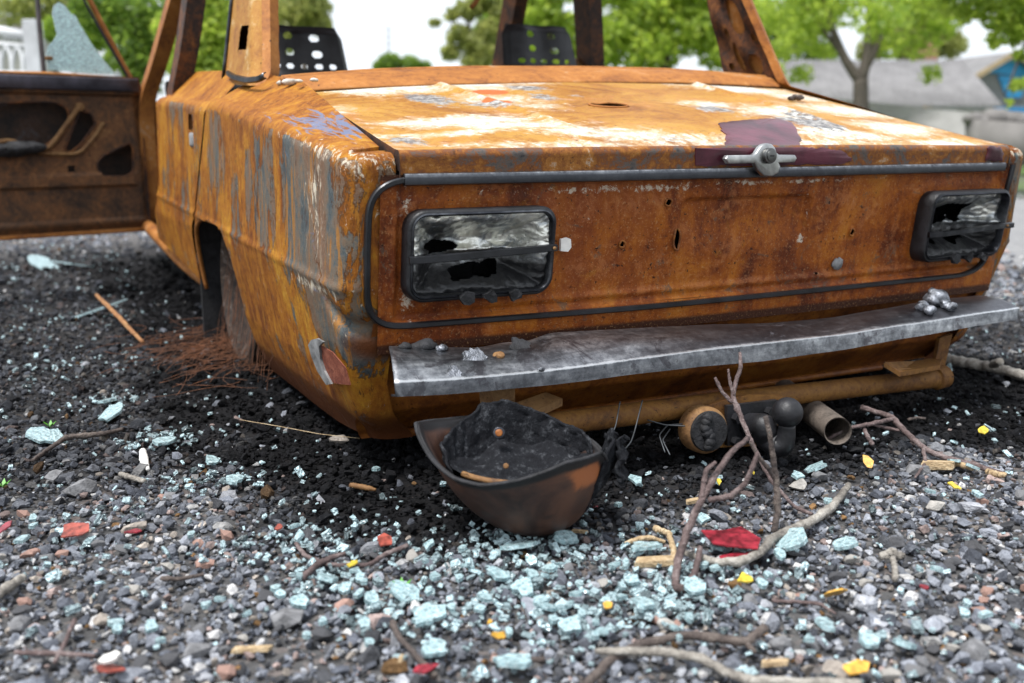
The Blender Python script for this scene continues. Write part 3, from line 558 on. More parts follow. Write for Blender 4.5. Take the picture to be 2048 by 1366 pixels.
V, F = grid(X, Y, Z, keep); RPN = obj('rear_panel', V, F, M['panel'], CAR, attrs={'dark': dk.ravel(), 'pale': pale.ravel(), 'white': wht.ravel()})
for k, (a, b, ru, rz) in enumerate(hol[:4]):              # curled edges and cups behind the holes
    th = np.linspace(0, 2*math.pi, 18); P = np.stack([a+(ru+.0005)*np.cos(th), float(yr(a, b))+.005+0*th-.0015*np.sin(3*th), b+(rz+.0005)*np.sin(th)], -1)
    V, F = tube(P, .0016 if k else .002, 6, False); obj('torn_edge', V, F, M['lower'], RPN)
p = RP(1680, 528); th = np.linspace(0, 2*math.pi, 20, endpoint=False); rg = np.random.default_rng(4)
P = np.stack([p[0]+.0135*np.cos(th)*(1+rg.normal(0, .1, 20)), yr(p[0], p[2])+.006+0*th, p[2]+.0115*np.sin(th)*(1+rg.normal(0, .1, 20))], -1); V, F = slab(P, (0, -1, 0), -.003); obj('filler_blob', V, F, M['ashmetal'], RPN)
p = RP(1131, 490); P = np.array([(p[0]+a, float(yr(p[0], p[2]))-.002, p[2]+b) for a, b in [(-.010, -.009), (.004, -.011), (.010, -.004), (.009, .009), (.002, .012), (-.009, .010)]]); V, F = slab(P, (0, -1, 0), -.006); obj('filler_blob', V, F, M['white'], RPN, smooth=False)
# ---- the black moulding that frames the panel
def PZ(u, v): q = RP(u, v, .004); return (q[0], q[2])
fp = [PZ(822, 361), PZ(800, 364), PZ(776, 374), PZ(758, 392), PZ(748, 420), PZ(745, 500), PZ(744, 600), PZ(748, 628), PZ(760, 645), PZ(780, 655), PZ(805, 657), PZ(1000, 640), PZ(1300, 614), PZ(1600, 584), PZ(1850, 560), PZ(1935, 552), PZ(1966, 542), PZ(1985, 523), PZ(1993, 500), PZ(2012, 440), PZ(2028, 390), PZ(2040, 345), PZ(2044, 330)]
P = interp([(a, float(yr(a, b))-.004, b) for a, b in fp], 220); P[:, 1] = yr(P[:, 0], P[:, 2])-.002
T = np.gradient(P, axis=0); T /= np.linalg.norm(T, axis=1)[:, None]; N = np.stack([-T[:, 2], 0*T[:, 0], T[:, 0]], -1)
prof = [(-.0047, .004), (-.0047, -.003), (-.0028, -.0055), (.0028, -.0055), (.0047, -.003), (.0047, .004)]
A = np.stack([P+N*a+np.array([0, b, 0]) for a, b in prof], 1); V, F = grid(A[..., 0], A[..., 1], A[..., 2]); n = len(P); F += [tuple(range(6)), tuple((n-1)*6+k for k in range(5, -1, -1))]
obj('panel_moulding', V, F, M['frame'], CAR, sharp=35)
# ---- tail lights
def tail_light(s, seed):
    a0, a1 = (LX0, LX1) if s < 0 else (-LX1, -LX0); pr_ = 0.030 if s > 0 else .022
    yb = lambda x, z: yr(x, z)
    L = None
    path = rrect(a0, a1, LZ0, LZ1, LR, 10); rg = np.random.default_rng(seed)
    sag = .004*np.sin((path[:, 0]-a0)/(a1-a0)*math.pi)*(path[:, 1] < (LZ0+LZ1)/2); path[:, 1] -= sag
    V, F = ring(path, [(.0, .004), (.0, -pr_*.8), (-.002, -pr_), (-.005, -pr_-.001), (-.006, -pr_+.004), (-.007, .012)], yb)
    L = obj('tail_light', V, F, M['blackrub'], CAR, sharp=50)
    p2 = rrect(a0+.006, a1-.006, LZ0+.006, LZ1-.006, LR-.005, 10)
    V, F = ring(p2, [(0, -pr_+.006), (.001, -pr_-.002), (-.0015, -pr_-.003), (-.004, -pr_), (-.005, .012)], yb); obj('bezel', V, F, M['strip'], L, sharp=50)
    # crumpled burnt-through reflector
    nx, nz = 110, 70; x0, x1, z0, z1 = a0+.011, a1-.011, LZ0+.010, LZ1-.011
    X, Z = np.meshgrid(np.linspace(x0, x1, nx), np.linspace(z0, z1, nz), indexing='ij')
    u = (X-x0)/(x1-x0); v = (Z-z0)/(z1-z0); e = np.minimum(np.minimum(u, 1-u)*2.2, np.minimum(v, 1-v)*1.6)
    n1 = fbm(u*5, v*3, seed, 4); n2 = fbm(u*22, v*16, seed+5, 3)
    Y = yr(X, Z)-pr_*.55+.052*sst(.02, .55, e)+.020*(n1-.5)+.007*(n2-.5)-.010*np.exp(-((v-.52)/.05)**2)
    if s < 0: h1 = blob(u, v, [(.25, .57, .12, .07), (.36, .58, .08, .07), (.20, .52, .06, .03, .8)]); hb_ = blob(u, v, [(.42, .22, .12, .09), (.56, .24, .14, .10), (.68, .28, .06, .09), (.36, .16, .05, .04)])
    else: h1 = blob(u, v, [(.45, .72, .16, .17), (.62, .70, .12, .18), (.36, .66, .07, .16)]); hb_ = blob(u, v, [(.65, .30, .09, .10), (.56, .22, .07, .07), (.30, .22, .05, .05, .8)])
    hm = np.maximum(h1, hb_)+.75*(fbm(u*13, v*11, seed+9, 4)-.5); hc = (hm[:-1, :-1]+hm[1:, 1:])/2
    soot = sst(.55, .15, v)*1.35+.7*np.exp(-((u-.12)/.06)**2)*sst(.75, .55, v)+.35*(hm > .35)-.4*np.exp(-((u-.9)/.1)**2-((v-.75)/.2)**2)+.3*(s > 0)
    V, F = grid(X, Y, Z, hc < .38); obj('reflector', V, F, M['foil'], L, attrs={'soot': soot.ravel()})
    V, F = box(((a0+a1)/2, .125, (LZ0+LZ1)/2), (a1-a0-.02, .10, LZ1-LZ0-.02)); F = [f for f in F if not all(V[i][1] < .08 for i in f)]; obj('lamp_bucket', V, F, M['char'], L, smooth=False)
    # shards of melted plastic hanging from the lower rim
    ps = []
    for k in range(3):
        bx = a0+(a1-a0)*(.38+.16*k+.04*rg.random()); n = 9; th = np.linspace(0, 2*math.pi, n, endpoint=False)
        Pm = np.stack([bx+.012*np.cos(th)*(1+rg.normal(0, .2, n)), yr(bx, LZ0)-pr_-.003+rg.normal(0, .002, n), LZ0+.004+.009*np.sin(th)*(1+rg.normal(0, .3, n))], -1); V, F = slab(Pm, (0, -1, 0), -.007); obj('melted_plastic', V, F, M['char'], L, smooth=False)
    zb_ = LZ0+(LZ1-LZ0)*(.50 if s < 0 else .43); tl = .004
    ex = .016 if s > 0 else -.001
    P = interp([(a0+.001, yr(a0, zb_)-pr_-.002, zb_-tl), (a0+.03, yr(a0, zb_)-pr_-.006, zb_-tl), (a1-.02, yr(a1, zb_)-pr_-.006, zb_+tl), (a1+ex, yr(a1, zb_)-pr_-.004, zb_+tl)], 30)
    prof = [(-.006, .0), (-.0045, -.005), (.0045, -.005), (.006, 0)]
    A = np.stack([P+np.array([0, b, a]) for a, b in prof], 1); V, F = grid(A[..., 0], A[..., 1], A[..., 2]); F += [(0, 1, 2, 3), (119, 118, 117, 116)]+[(i*4+3, (i+1)*4+3, (i+1)*4, i*4) for i in range(29)]
    bo = obj('lens_bar', V, F, M['frame'] if s < 0 else M['strip'], L, sharp=30)
    V, F = cyl((a1-.008, yr(a1, zb_)-pr_-.0105, zb_+tl), (0, -1, 0), .0028, .0022, 12); obj('screw', V, F, M['bracket'], bo)
    return L
tail_light(-1, 60); tail_light(1, 83)
# ---- bumper
BY = -.085
topP = [AY(u, v, .006) for u, v in [(778, 694), (870, 697), (960, 699), (1000, 690), (1060, 676), (1110, 666), (1200, 660), (1300, 656), (1450, 648), (1550, 645), (1700, 632), (1800, 615), (1850, 605), (1930, 594), (1990, 588)]]
crP = [AY(u, v, BY) for u, v in [(789, 764), (900, 760), (1000, 752), (1100, 741), (1200, 728), (1300, 714), (1400, 702), (1500, 691), (1600, 679), (1700, 666), (1800, 651), (1900, 638), (2000, 622), (2038, 616)]]
n = 160; T_ = interp(topP, n); C_ = interp(crP, n)
T_[:, 0] = np.linspace(T_[0, 0], C_[-1, 0]-.004, n); C_[:, 0] = np.linspace(C_[0, 0], C_[-1, 0], n)
hgt = np.interp(np.linspace(0, 1, n), [0, .15, .3, .5, .8, 1], [.019, .020, .022, .029, .023, .020])
rows = []
for k in np.linspace(0, 1, 16): rows.append(T_*(1-k)+C_*k+np.array([0, 0, .006])*math.sin(k*math.pi))
for k in (.12, .5, 1): q = C_.copy(); q[:, 2] -= hgt*k; q[:, 1] -= .003*k; rows.append(q)
q = rows[-1].copy(); q[:, 1] += .018; q[:, 2] -= .004; rows.append(q)
A = np.stack(rows, 1); A[..., 2] += .004*(fbm(A[..., 0]*7, A[..., 1]*20, 71, 3)-.5)
A[..., 2] -= .006*np.exp(-((A[..., 0]+.47)/.03)**2)*sst(-.05, .0, A[..., 1])
rw = np.arange(A.shape[1]); fa = np.broadcast_to((rw > 15)*1.0, A.shape[:2])*sst(.2, -.5, A[..., 0]); eg = np.broadcast_to(np.exp(-((rw-15)/.8)**2), A.shape[:2])  # fa paints the dark reflection of the front face into the colour
V, F = grid(A[..., 0], A[..., 1], A[..., 2]); BUM = obj('bumper', V, F, M['chrome'], CAR, sharp=35, attrs={'face': fa.ravel(), 'edge': eg.ravel(), 'top_shade': (sst(-.45, -.1, A[..., 0])*np.broadcast_to((rw < 15)*1.0, A.shape[:2])).ravel()})
md = BUM.modifiers.new('thickness', 'SOLIDIFY'); md.thickness = .003; md.offset = 0
def bpt(u, v): 
    n_ = np.cross((1, 0, .0), np.array(C_[40])-np.array(T_[40])); return on(u, v, n_, T_[40])
def bump_pt(u, v, lift=0.0):
    best = None; d = ray(u, v)
    Pm = A[:, :16].reshape(-1, 3); w_ = Pm-CAMP; tt = w_@d/(d@d); r = np.linalg.norm(w_-tt[:, None]*d, axis=1); return Pm[np.argmin(r)]+np.array([0, -.3*lift, lift])
V, F = join([cyl(bump_pt(1000, 716)-np.array([0, -.003, .002]), (0, -.5, .85), .0105, .004, 20, .001), cyl(bump_pt(1000, 716)+np.array([0, -.001, .001]), (0, -.5, .85), .0065, .006, 14, .002)]); obj('bolt', V, F, M['bracket'], BUM)
def lump(c, r, seed, sq=(1, 1, .5), sub=2):
    bm = bmesh.new(); bmesh.ops.create_icosphere(bm, subdivisions=sub, radius=1); rg = np.random.default_rng(seed); off = rg.random(3)*50
    V = np.array([v.co[:] for v in bm.verts]); F = [tuple(v.index for v in f.verts) for f in bm.faces]; bm.free()
    k = .55+.9*fbm(V[:, 0]*1.7+off[0]+V[:, 2], V[:, 1]*1.7+off[1]-V[:, 2]*.7, seed, 3); return np.asarray(c)+V*k[:, None]*np.array(sq)*r, F
for (u, v, r, m, sd) in [(852, 694, .017, 'char', 1), (810, 699, .009, 'char', 2), (882, 700, .009, 'melt', 3), (812, 698, .006, 'melt', 4), (1080, 741, .006, 'melt', 5)]:
    V, F = lump(bump_pt(u, v, .004), r, sd, (1, .8, .6), 3); obj('melted_lump', V, F, M[m], BUM)
ps = [lump(bump_pt(1868, 610, .012), .026, 9, (1.1, .9, .75), 3)]+[lump(bump_pt(1868+du, 612+dv, .008), .012, 10+i, (1, 1, .8), 3) for i, (du, dv) in enumerate([(-28, 8), (22, 4), (5, -12), (30, 8), (-14, 14)])]
V, F = join(ps); obj('melted_lump', V, F, M['melt'], BUM)
for (u, v, ru, m, sd) in [(1042, 696, .017, 'char', 1), (948, 722, .019, 'melt', 2), (905, 745, .010, 'melt', 8)]:
    c0 = bump_pt(u, v); th = np.linspace(0, 2*math.pi, 22, endpoint=False); rg = np.random.default_rng(sd+40); rr = ru*(1+rg.normal(0, .16, 22))
    V, F = slab(np.array([bump_pt(u, v)+(np.array([1, 0, 0])*math.cos(a)*r+np.array([0, -.72, -.69])*math.sin(a)*r*1.0)+np.array([0, -.0028, .0028]) for a, r in zip(th, rr)]), (0, -.69, .72), .005); obj('melted_splash', V, F, M[m], BUM, smooth=False)
# ---- lower apron
nx, nz = 200, 60
X, t_ = np.meshgrid(np.linspace(-.708, .708, nx), np.linspace(0, 1, nz), indexing='ij')
Z = .042+.223*t_; d = np.interp(Z, [.05, .07, .10, .16, .2, .27], [.112, .096, .066, .053, .030, .0]); X = X*(1-np.maximum(Wd(Z)-.05, 0)/.70); Y = yr(X, Z)+d+.006*(fbm(X*5, Z*9, 91, 3)-.5)
Y += .06*sst(.10, .06, Z)*sst(.0, .3, np.abs(X))*0
V, F = grid(X, Y, Z); obj('rear_apron', V, F, M['lower'], CAR)
th = np.linspace(0, 2*math.pi, 1)                         # lower seam flange of the apron
V, F = tube(interp([(-.62, .17, .050), (-.5, .165, .047), (-.2, .16, .046), (.5, .16, .046)], 20), .007, 8); obj('apron_flange', V, F, M['lower'], CAR)
# torn metal on the near corner
V, F = slab([AX(u, v, -.764+.012*(v-677)/90) for u, v in [(616, 690), (622, 680), (634, 677), (646, 684), (638, 692), (640, 718), (648, 742), (662, 768), (652, 770), (634, 742), (622, 712)]], (-1, -.25, 0), .004); obj('torn_flap', V, F, M['ashmetal'], quarters[0], smooth=False)
V, F = slab([AX(u, v, -.760+.012*(v-677)/90) for u, v in [(640, 690), (664, 704), (690, 735), (700, 770), (676, 768), (660, 764), (648, 735), (641, 712)]], (-1, -.25, 0), .002); obj('dent_hollow', V, F, rust_plain('rust_raw_red', [(.05, .012, .008), (.15, .035, .018), (.25, .075, .04), (.35, .15, .10)], 40), quarters[0], smooth=False)
# ---- tow bar
TOW = obj('tow_bar', *tube([AY(1062, 853, -.03), AY(1090, 850, -.03), AY(1470, 802, -.03), AY(1868, 757, -.03), AY(1870, 757, -.03), AY(1888, 752, -.03)], [.019, .019, .019, .019, .0235, .0235], 20), M['tow'], CAR, sharp=40)
def plate(pix, y, th, par, mat='bracket', nm='bracket', n=(0, -1, 0)): V, F = slab([AY(u, v, y) for u, v in pix], n, th); return obj(nm, V, F, M[mat], par, smooth=False)
plate([(985, 778), (1030, 775), (1030, 835), (988, 832)], -.035, .006, TOW)
V, F = slab([AY(1030, 806, -.05), AY(1092, 784, -.02), AY(1125, 797, -.03), AY(1062, 826, -.065)], (0, 0, 1), .012); obj('bracket', V, F, M['bracket'], TOW, smooth=False)
V, F = slab([AY(958, 780, .0), AY(985, 778, -.03), AY(988, 835, -.03), AY(962, 832, .0)], (-1, 0, 0), .005); obj('bracket', V, F, M['bracket'], TOW, smooth=False)
plate([(1880, 676), (1905, 668), (1888, 740), (1868, 738)], -.03, .008, TOW, 'tow')
V, F = slab([AY(1768, 724, -.075), AY(1830, 722, -.02), AY(1884, 712, -.02), AY(1880, 730, -.06), AY(1800, 744, -.085)], (0, 0, 1), .009); obj('bracket', V, F, M['tow'], TOW, smooth=False)
pc = AD(1500, 845, 1.70)
V, F = slab([AY(1450, 800, -.08), AY(1500, 790, -.08), AY(1565, 790, -.08), AY(1565, 830, -.08), AY(1550, 890, -.08), AY(1440, 895, -.08), AY(1390, 860, -.08), AY(1385, 825, -.08)], (0, -1, 0), .010); obj('hitch_plate', V, F, M['tow'], TOW, smooth=False)
V, F = slab([AY(1455, 812, -.092), AY(1555, 800, -.092), AY(1550, 880, -.092), AY(1455, 892, -.092)], (0, -1, 0), .008); obj('hitch_flange', V, F, M['blackrub'], TOW, smooth=False)
for u, v in ((1470, 835), (1468, 882), (1535, 822)): V, F = cyl(AY(u, v, -.092), (0, -1, 0), .0085, .012, 6); obj('bolt', V, F, M['blackrub'], TOW, sharp=30)
bc = AD(1575, 825, 1.64)
neck = [AY(1500, 850, -.095), AY(1530, 852, -.14), bc+np.array([-.012, .035, -.052]), bc+np.array([-.003, .006, -.060]), bc+np.array([0, 0, -.045]), bc+np.array([0, 0, -.02])]
NP = interp(np.c_[np.array(neck), [.021, .021, .021, .020, .0155, .014]], 30); V, F = tube(NP[:, :3], NP[:, 3], 20); obj('hitch_neck', V, F, M['blackrub'], TOW)
bm = bmesh.new(); bmesh.ops.create_uvsphere(bm, u_segments=36, v_segments=20, radius=.0252); V = np.array([v.co[:] for v in bm.verts])+bc; F = [tuple(v.index for v in f.verts) for f in bm.faces]; bm.free()
obj('tow_ball', V, F, M['blackrub'], TOW)
dc = AD(1416, 862, 1.66); dn = np.array([-.15, -.98, .10]); dn /= np.linalg.norm(dn)
V, F = tube([dc-dn*.03, dc-dn*.006, dc, dc+dn*.003, dc+dn*.003], [.040, .040, .037, .032, .006], 32); SOC = obj('trailer_socket', V, F, M['bracket'], TOW, sharp=40)
V, F = tube([dc+dn*.001, dc+dn*.007, dc+dn*.008], [.0345, .033, .004], 32); obj('socket_cover', V, F, M['char'], SOC, sharp=40)
u_ = np.cross(dn, (0, 0, 1)); u_ /= np.linalg.norm(u_); v_ = np.cross(u_, dn)
V, F = join([lump(dc+dn*.010+v_*(.024-.008*k)+u_*(.006+.004*math.sin(k)), .010, 20+k, (1, .8, 1), 2) for k in range(7)]); obj('melted_plastic', V, F, M['char'], SOC)
# ---- exhaust
p0, p1 = AD(1600, 805, 1.93), AD(1676, 862, 1.72); ax = (p1-p0)/np.linalg.norm(p1-p0)
V, F = join([tube([p0-ax*.1, p0, p1], .0245, 24, False), tube([p0-ax*.1, p0, p1-ax*.002, p1], [.0222, .0222, .0222, .0245], 24, False)]); obj('exhaust_pipe', V, F, M['pipe'], CAR, sharp=40)
# ---- wheels
for s in (-1, 1):
    c0 = np.array([s*.640, 1.03, .185]); k = 40
    prof = [(-.07, .06), (-.07, .165), (-.060, .183), (-.045, .186), (-.035, .165), (.035, .160), (.045, .186), (.060, .183), (.066, .168), (.040, .14), (.035, .06)]
    th = np.linspace(0, 2*math.pi, k, endpoint=False); A = np.array([[(c0[0]+s*a, c0[1]+r*math.cos(t), c0[2]+r*math.sin(t)) for a, r in prof] for t in th]); V, F = grid(A[..., 0], A[..., 1], A[..., 2], wrap=True)
    wh = obj('wheel', V, F, M['rim'], CAR, sharp=40)
    V, F = cyl(c0-np.array([s*.02, 0, 0]), (s, 0, 0), .125, .055, 32, .006); obj('brake_drum', V, F, M['lower'], wh, sharp=40)
# ---- deck under the rear window, pillars, roof
nx, nz = 120, 26
X, t_ = np.meshgrid(np.linspace(-1, 1, nx), np.linspace(0, 1, nz), indexing='ij')
Yf = .640+.022*X*X; Zf = .648+.016*(1-np.abs(X)**2.2)+.017*X; Yb = .80-.07*np.abs(X)**2.4; Zb = .704-.026*np.abs(X)**2.6+.017*X
Y = Yf+(Yb-Yf)*t_; Z = Zf+(Zb-Zf)*np.sin(t_*math.pi/2)**.8+.004*(fbm(X*4, t_*2, 101, 3)-.5); Xd = X*(.628+.022*t_)
V, F = grid(Xd, Y, Z); DECK = obj('rear_deck', V, F, M['deck'], CAR); md = DECK.modifiers.new('t', 'SOLIDIFY'); md.thickness = .004; md.offset = -1
V, F = tube(np.stack([Xd[:, -1], Y[:, -1]+.004, Z[:, -1]-.004], -1), .009, 8); obj('window_flange', V, F, M['deck'], DECK)
for k, (u, v, r) in enumerate([(563, 166, .009), (580, 163, .011), (545, 176, .008), (598, 162, .007), (535, 180, .006), (628, 160, .006)]): V, F = lump(AX(u, v, -.645), r, 30+k, (1.3, 1.2, .6), 2); obj('filler_blob', V, F, M['filler'], DECK)
def pillar_pts(s, z): f = (z-.66)/.2; return f
def cpillar(s):
    # outer skin, leaning forward and inward; slot near its foot
    nu, nv = 60, 90; u, v = np.meshgrid(np.linspace(0, 1, nu), np.linspace(0, 1, nv), indexing='ij')
    z = .652+.55*v+.018*u; k = (z-.67)/.2
    y0_, y1_ = (.905, 1.20) if s < 0 else (.655, .90); y = (y0_+(y1_-y0_)*u)+.105*k-.06*u*k; x = (.668-.022*np.exp(-((1-u)/.1)**2)*0-.034*k-.020*np.exp(-(u/.06)**2))
    foot = .016*np.exp(-((z-.652)/.018)**2); x = x+foot
    pb = AX(490, 76, -.648); yc_, zc_ = pb[1], pb[2]
    uc = (y[:-1, :-1]+y[1:, 1:])/2; zc = (z[:-1, :-1]+z[1:, 1:])/2
    keep = ~((np.abs(uc-yc_) < .042) & (np.abs(zc-zc_) < .027)) if s < 0 else np.ones(uc.shape, bool)
    V, F = grid(s*x, y, z, keep); c = obj('rear_pillar', V, F, M['pillar'] if s < 0 else M['deck'], CAR, sharp=50)
    # inner skin
    xi = x-(.038 if s < 0 else .020)+.01*u; yi = y+.012
    holes = np.zeros(uc.shape, bool); v2 = (v[:-1, :-1]+v[1:, 1:])/2; u2 = (u[:-1, :-1]+u[1:, 1:])/2
    for (cu, cv, ru, rv) in [(.45, .36, .16, .085), (.35, .13, .12, .05), (.62, .17, .06, .07), (.22, .26, .05, .02), (.72, .28, .04, .025), (.3, .56, .1, .1), (.6, .6, .08, .06), (.8, .12, .05, .02)]: holes |= ((u2-cu)/ru)**2+((v2-cv)/rv)**2 < 1
    xi = xi-.008*np.sin(u*9)*np.sin(v*22)-.006*(fbm(u*6, v*12, 33)-.5)
    V, F = grid(s*xi, yi, z, ~holes); obj('inner_skin', V, F, M['inner'], c)
    V, F = grid(s*np.stack([x[0], x[0]-.016, xi[0]-.004], 0), np.stack([y[0], y[0]-.010, yi[0]], 0), np.stack([z[0]]*3, 0)); obj('window_edge', V, F, M['deck'], c, sharp=30)
    V, F = grid(s*np.stack([x[-1], xi[-1]], 0), np.stack([y[-1], yi[-1]], 0), np.stack([z[-1]]*2, 0)); obj('door_edge', V, F, M['inner'], c)
    if s < 0:
        P = [(-(.672-.034*(z_-.67)/.2), 1.205+.005*(z_-.67)/.2, z_) for z_ in np.linspace(.675, 1.19, 12)]; V, F = tube(P, .0045, 6); obj('side_trim', V, F, M['strip'], c)
        P = interp([AX(458, 146, -.672), AX(470, 154, -.683), AX(495, 160, -.687), AX(520, 158, -.683), AX(533, 150, -.672)], 24); Aq = np.stack([P+np.array([0, 0, .0045]), P+np.array([-.006, -.002, .003]), P+np.array([-.006, -.002, -.004]), P+np.array([0, 0, -.0055])], 1); V, F = grid(Aq[..., 0], Aq[..., 1], Aq[..., 2]); o = obj('pillar_trim', V, F, M['strip'], c, sharp=30); md = o.modifiers.new('t', 'SOLIDIFY'); md.thickness = .002
    return c
cpillar(-1); cpillar(1)
def post(P, wx, wy, mat, name, parent=CAR):
    P = interp(P, 24); pr_ = [(-.5, -.5), (-.5, .5), (-.1, .5), (-.1, .25), (.1, .25), (.1, .5), (.5, .5), (.5, -.5)]
    Aq = np.stack([P+np.array([a*wx, b*wy, 0]) for a, b in pr_]+[P+np.array([pr_[0][0]*wx, pr_[0][1]*wy, 0])], 1); V, F = grid(Aq[..., 0], Aq[..., 1], Aq[..., 2]); return obj(name, V, F, mat, parent, sharp=30)
for s in (-1, 1):
    post([(s*.70, 1.74, .20), (s*.70, 1.72, .64), (s*.675, 1.66, .76), (s*.60, 1.60, 1.19)], .05, .10, M['inner'], 'middle_pillar')
    post([(s*.69, 2.50, .25), (s*.69, 2.44, .66), (s*.665, 2.34, .74), (s*.56, 1.93, 1.19)], .05, .11, M['inner'] if s > 0 else M['deck'], 'front_pillar')
    V, F = box((s*.69, 2.05, .66), (.05, .9, .03)); 
X, Yq = np.meshgrid(np.linspace(-1, 1, 40), np.linspace(1.02, 2.0, 30), indexing='ij'); Z = 1.19+.05*(1-X**2)*1.0-.03*((Yq-1.5)/.5)**2
V, F = grid(X*.60, Yq, Z); o = obj('roof', V, F, M['deck'], CAR); md = o.modifiers.new('t', 'SOLIDIFY'); md.thickness = .02
X, Yq = np.meshgrid(np.linspace(-1, 1, 40), np.linspace(2.42, 3.35, 30), indexing='ij'); Z = .66+.03*(1-X**2)-.05*(Yq-2.4)
V, F = grid(X*.70, Yq, Z); o = obj('bonnet', V, F, M['deck'], CAR); md = o.modifiers.new('t', 'SOLIDIFY'); md.thickness = .02
V, F = box((0, 3.0, .42), (1.40, .9, .42), None, .03); obj('front_body', V, F, M['lower'], CAR, sharp=40)
V, F = join([tube(interp([(-.62, 2.36, .70), (0, 2.44, .72), (.62, 2.36, .70)], 20), .03, 8)]); obj('dashboard', V, F, M['char'], CAR)
# ---- seat backs: bare perforated pans
def seat(s):
    nu, nv = 110, 90; u, v = np.meshgrid(np.linspace(-1, 1, nu), np.linspace(0, 1, nv), indexing='ij')
    cx = -.36 if s < 0 else .435; wv_ = .150*(1-.16*v)
    x = cx+u*wv_; z = (.60 if s < 0 else .640)+.258*v; y = 1.52+.075*v+.012*np.cos(u*math.pi*2)*(v > .35)*.6
    edge = sst(.86, 1.0, np.abs(u))+sst(.90, 1, v); y = y+.022*np.clip(edge, 0, 1)
    rib = .008*sst(.5, .44, v)*sst(.34, .40, v); y = y-rib
    x = cx+(x-cx)*(1-.10*sst(.85, 1, v)*np.abs(u)**3); uc = (u[:-1, :-1]+u[1:, 1:])/2; vc = (v[:-1, :-1]+v[1:, 1:])/2; hm = np.zeros(uc.shape, bool)
    for cu, cv in [(-.32, .88), (.28, .86), (-.30, .70), (.30, .68)]: hm |= ((uc-cu)/.105)**2+((vc-cv)/.042)**2 < 1
    for cu in (-.62, -.32, 0, .30, .60): hm |= ((uc-cu)/.085)**2+((vc-.545)/.028)**2 < 1
    V, F = grid(x, y, z, ~hm); o = obj('seat_back', V, F, M['seatm'], CAR, sharp=50)
    V, F = box((cx, 1.575, .52), (.24, .03, .36), None, .01); obj('lower_frame', V, F, M['char'], o); return o
seat(-1); seat(1)
V, F = lump((.66, 1.70, .76), .05, 77, (1, 1, .9), 3); obj('burnt_foam', V, F, M['bracket'], CAR)
# ---- the open front door, seen from inside
HB = np.array([-.707, 2.40, 0]); dd = np.array([-.970, -.243, 0]); dn_ = np.array([.243, -.970, 0])     # along the door, towards the viewer
def DP(u, v): p = on(u, v, dn_, HB); return (np.dot(p-HB, dd), p[2])
def DW(a, z, o=0.0): a = np.asarray(a, float); z = np.asarray(z, float); o = np.asarray(o, float); return np.stack([HB[0]+dd[0]*a+dn_[0]*o, HB[1]+dd[1]*a+dn_[1]*o, z+0*a], -1)
LEN = .86; zB, zT = DP(200, 462)[1], DP(200, 152)[1]
nu, nv = 230, 140; a_, z_ = np.meshgrid(np.linspace(.0, LEN, nu), np.linspace(zB, zT, nv), indexing='ij')
def poly_in(pts, x, y):
    ins = np.zeros(x.shape, bool); n = len(pts); j = n-1
    for i in range(n):
        xi, yi = pts[i]; xj, yj = pts[j]; c = ((yi > y) != (yj > y)) & (x < (xj-xi)*(y-yi)/(yj-yi+1e-12)+xi); ins ^= c; j = i
    return ins
cut = [[DP(*q) for q in L] for L in ([(-60, 210), (60, 203), (118, 205), (140, 222), (135, 250), (100, 285), (70, 303), (-60, 303)], [(160, 222), (182, 226), (192, 248), (160, 290), (140, 306), (128, 300)], [(258, 286), (266, 295), (267, 345), (250, 354), (205, 352), (192, 330), (205, 312)], [(135, 332), (150, 332), (150, 345), (135, 345)])]
ac = (a_[:-1, :-1]+a_[1:, 1:])/2; zc = (z_[:-1, :-1]+z_[1:, 1:])/2; hm = np.zeros(ac.shape, bool); hv = np.zeros(a_.shape)
for c in cut: hm |= poly_in(c, ac, zc)
off = .004*(fbm(a_*9, z_*9, 55, 3)-.5)
zb1, zb2 = DP(150, 350)[1], DP(150, 372)[1]; off = off+.012*sst(zb2-.008, zb2, z_)*sst(zb1+.008, zb1, z_)*sst(.02, .05, a_)
zt1 = DP(150, 188)[1]; off = off+.018*sst(zt1-.006, zt1+.004, z_)
off = off-.014*sst(.03, .0, a_)-.010*sst(zB+.03, zB, z_)+.006*sst(zB+.045, zB+.035, z_)*sst(zB+.0, zB+.03, z_)
rc = .035; corner = (np.maximum(rc-a_, 0)**2+np.maximum(rc-(z_-zB), 0)**2) > rc*rc; hm |= corner[:-1, :-1]
M['door'] = rust_plain('rust_door_frame', [(.022, .016, .014), (.075, .040, .022), (.16, .070, .028), (.28, .14, .055)], 8)
Q = DW(a_, z_, off); V, F = grid(Q[..., 0], Q[..., 1], Q[..., 2], ~hm); DOOR = obj('front_door', V, F, M['door'], CAR, sharp=50)
Q = DW(a_[::4, ::4], z_[::4, ::4], -.055-.02*np.sin((z_[::4, ::4]-zB)/(zT-zB)*math.pi)); V, F = grid(Q[..., 0], Q[..., 1], Q[..., 2]); obj('door_skin', V, F, rust_plain('rust_door_inside', [(.008, .007, .008), (.020, .015, .013), (.045, .024, .015), (.055, .06, .07)], 6), DOOR)
rim_ = []
for c in cut[:3]:
    P = np.array(c+[c[0]]); rim_.append(tube(interp(DW(P[:, 0], P[:, 1], .0), 60), .004, 6, False))
V, F = join(rim_); obj('opening_edge', V, F, M['inner'], DOOR)
e = [DW(0, z, -.03) for z in np.linspace(zB, zT, 12)]; V, F = box(DW(-.004, (zB+zT)/2, -.03), (.006, .056, zT-zB-.03), rotz(math.atan2(dd[1], dd[0]))); obj('hinge_edge', V, F, M['inner'], DOOR, smooth=False)
V, F = box(DW(LEN/2, zB-.004, -.026), (LEN-.04, .058, .014), rotz(math.atan2(dd[1], dd[0])), .004); obj('bottom_edge', V, F, M['deck'], DOOR)
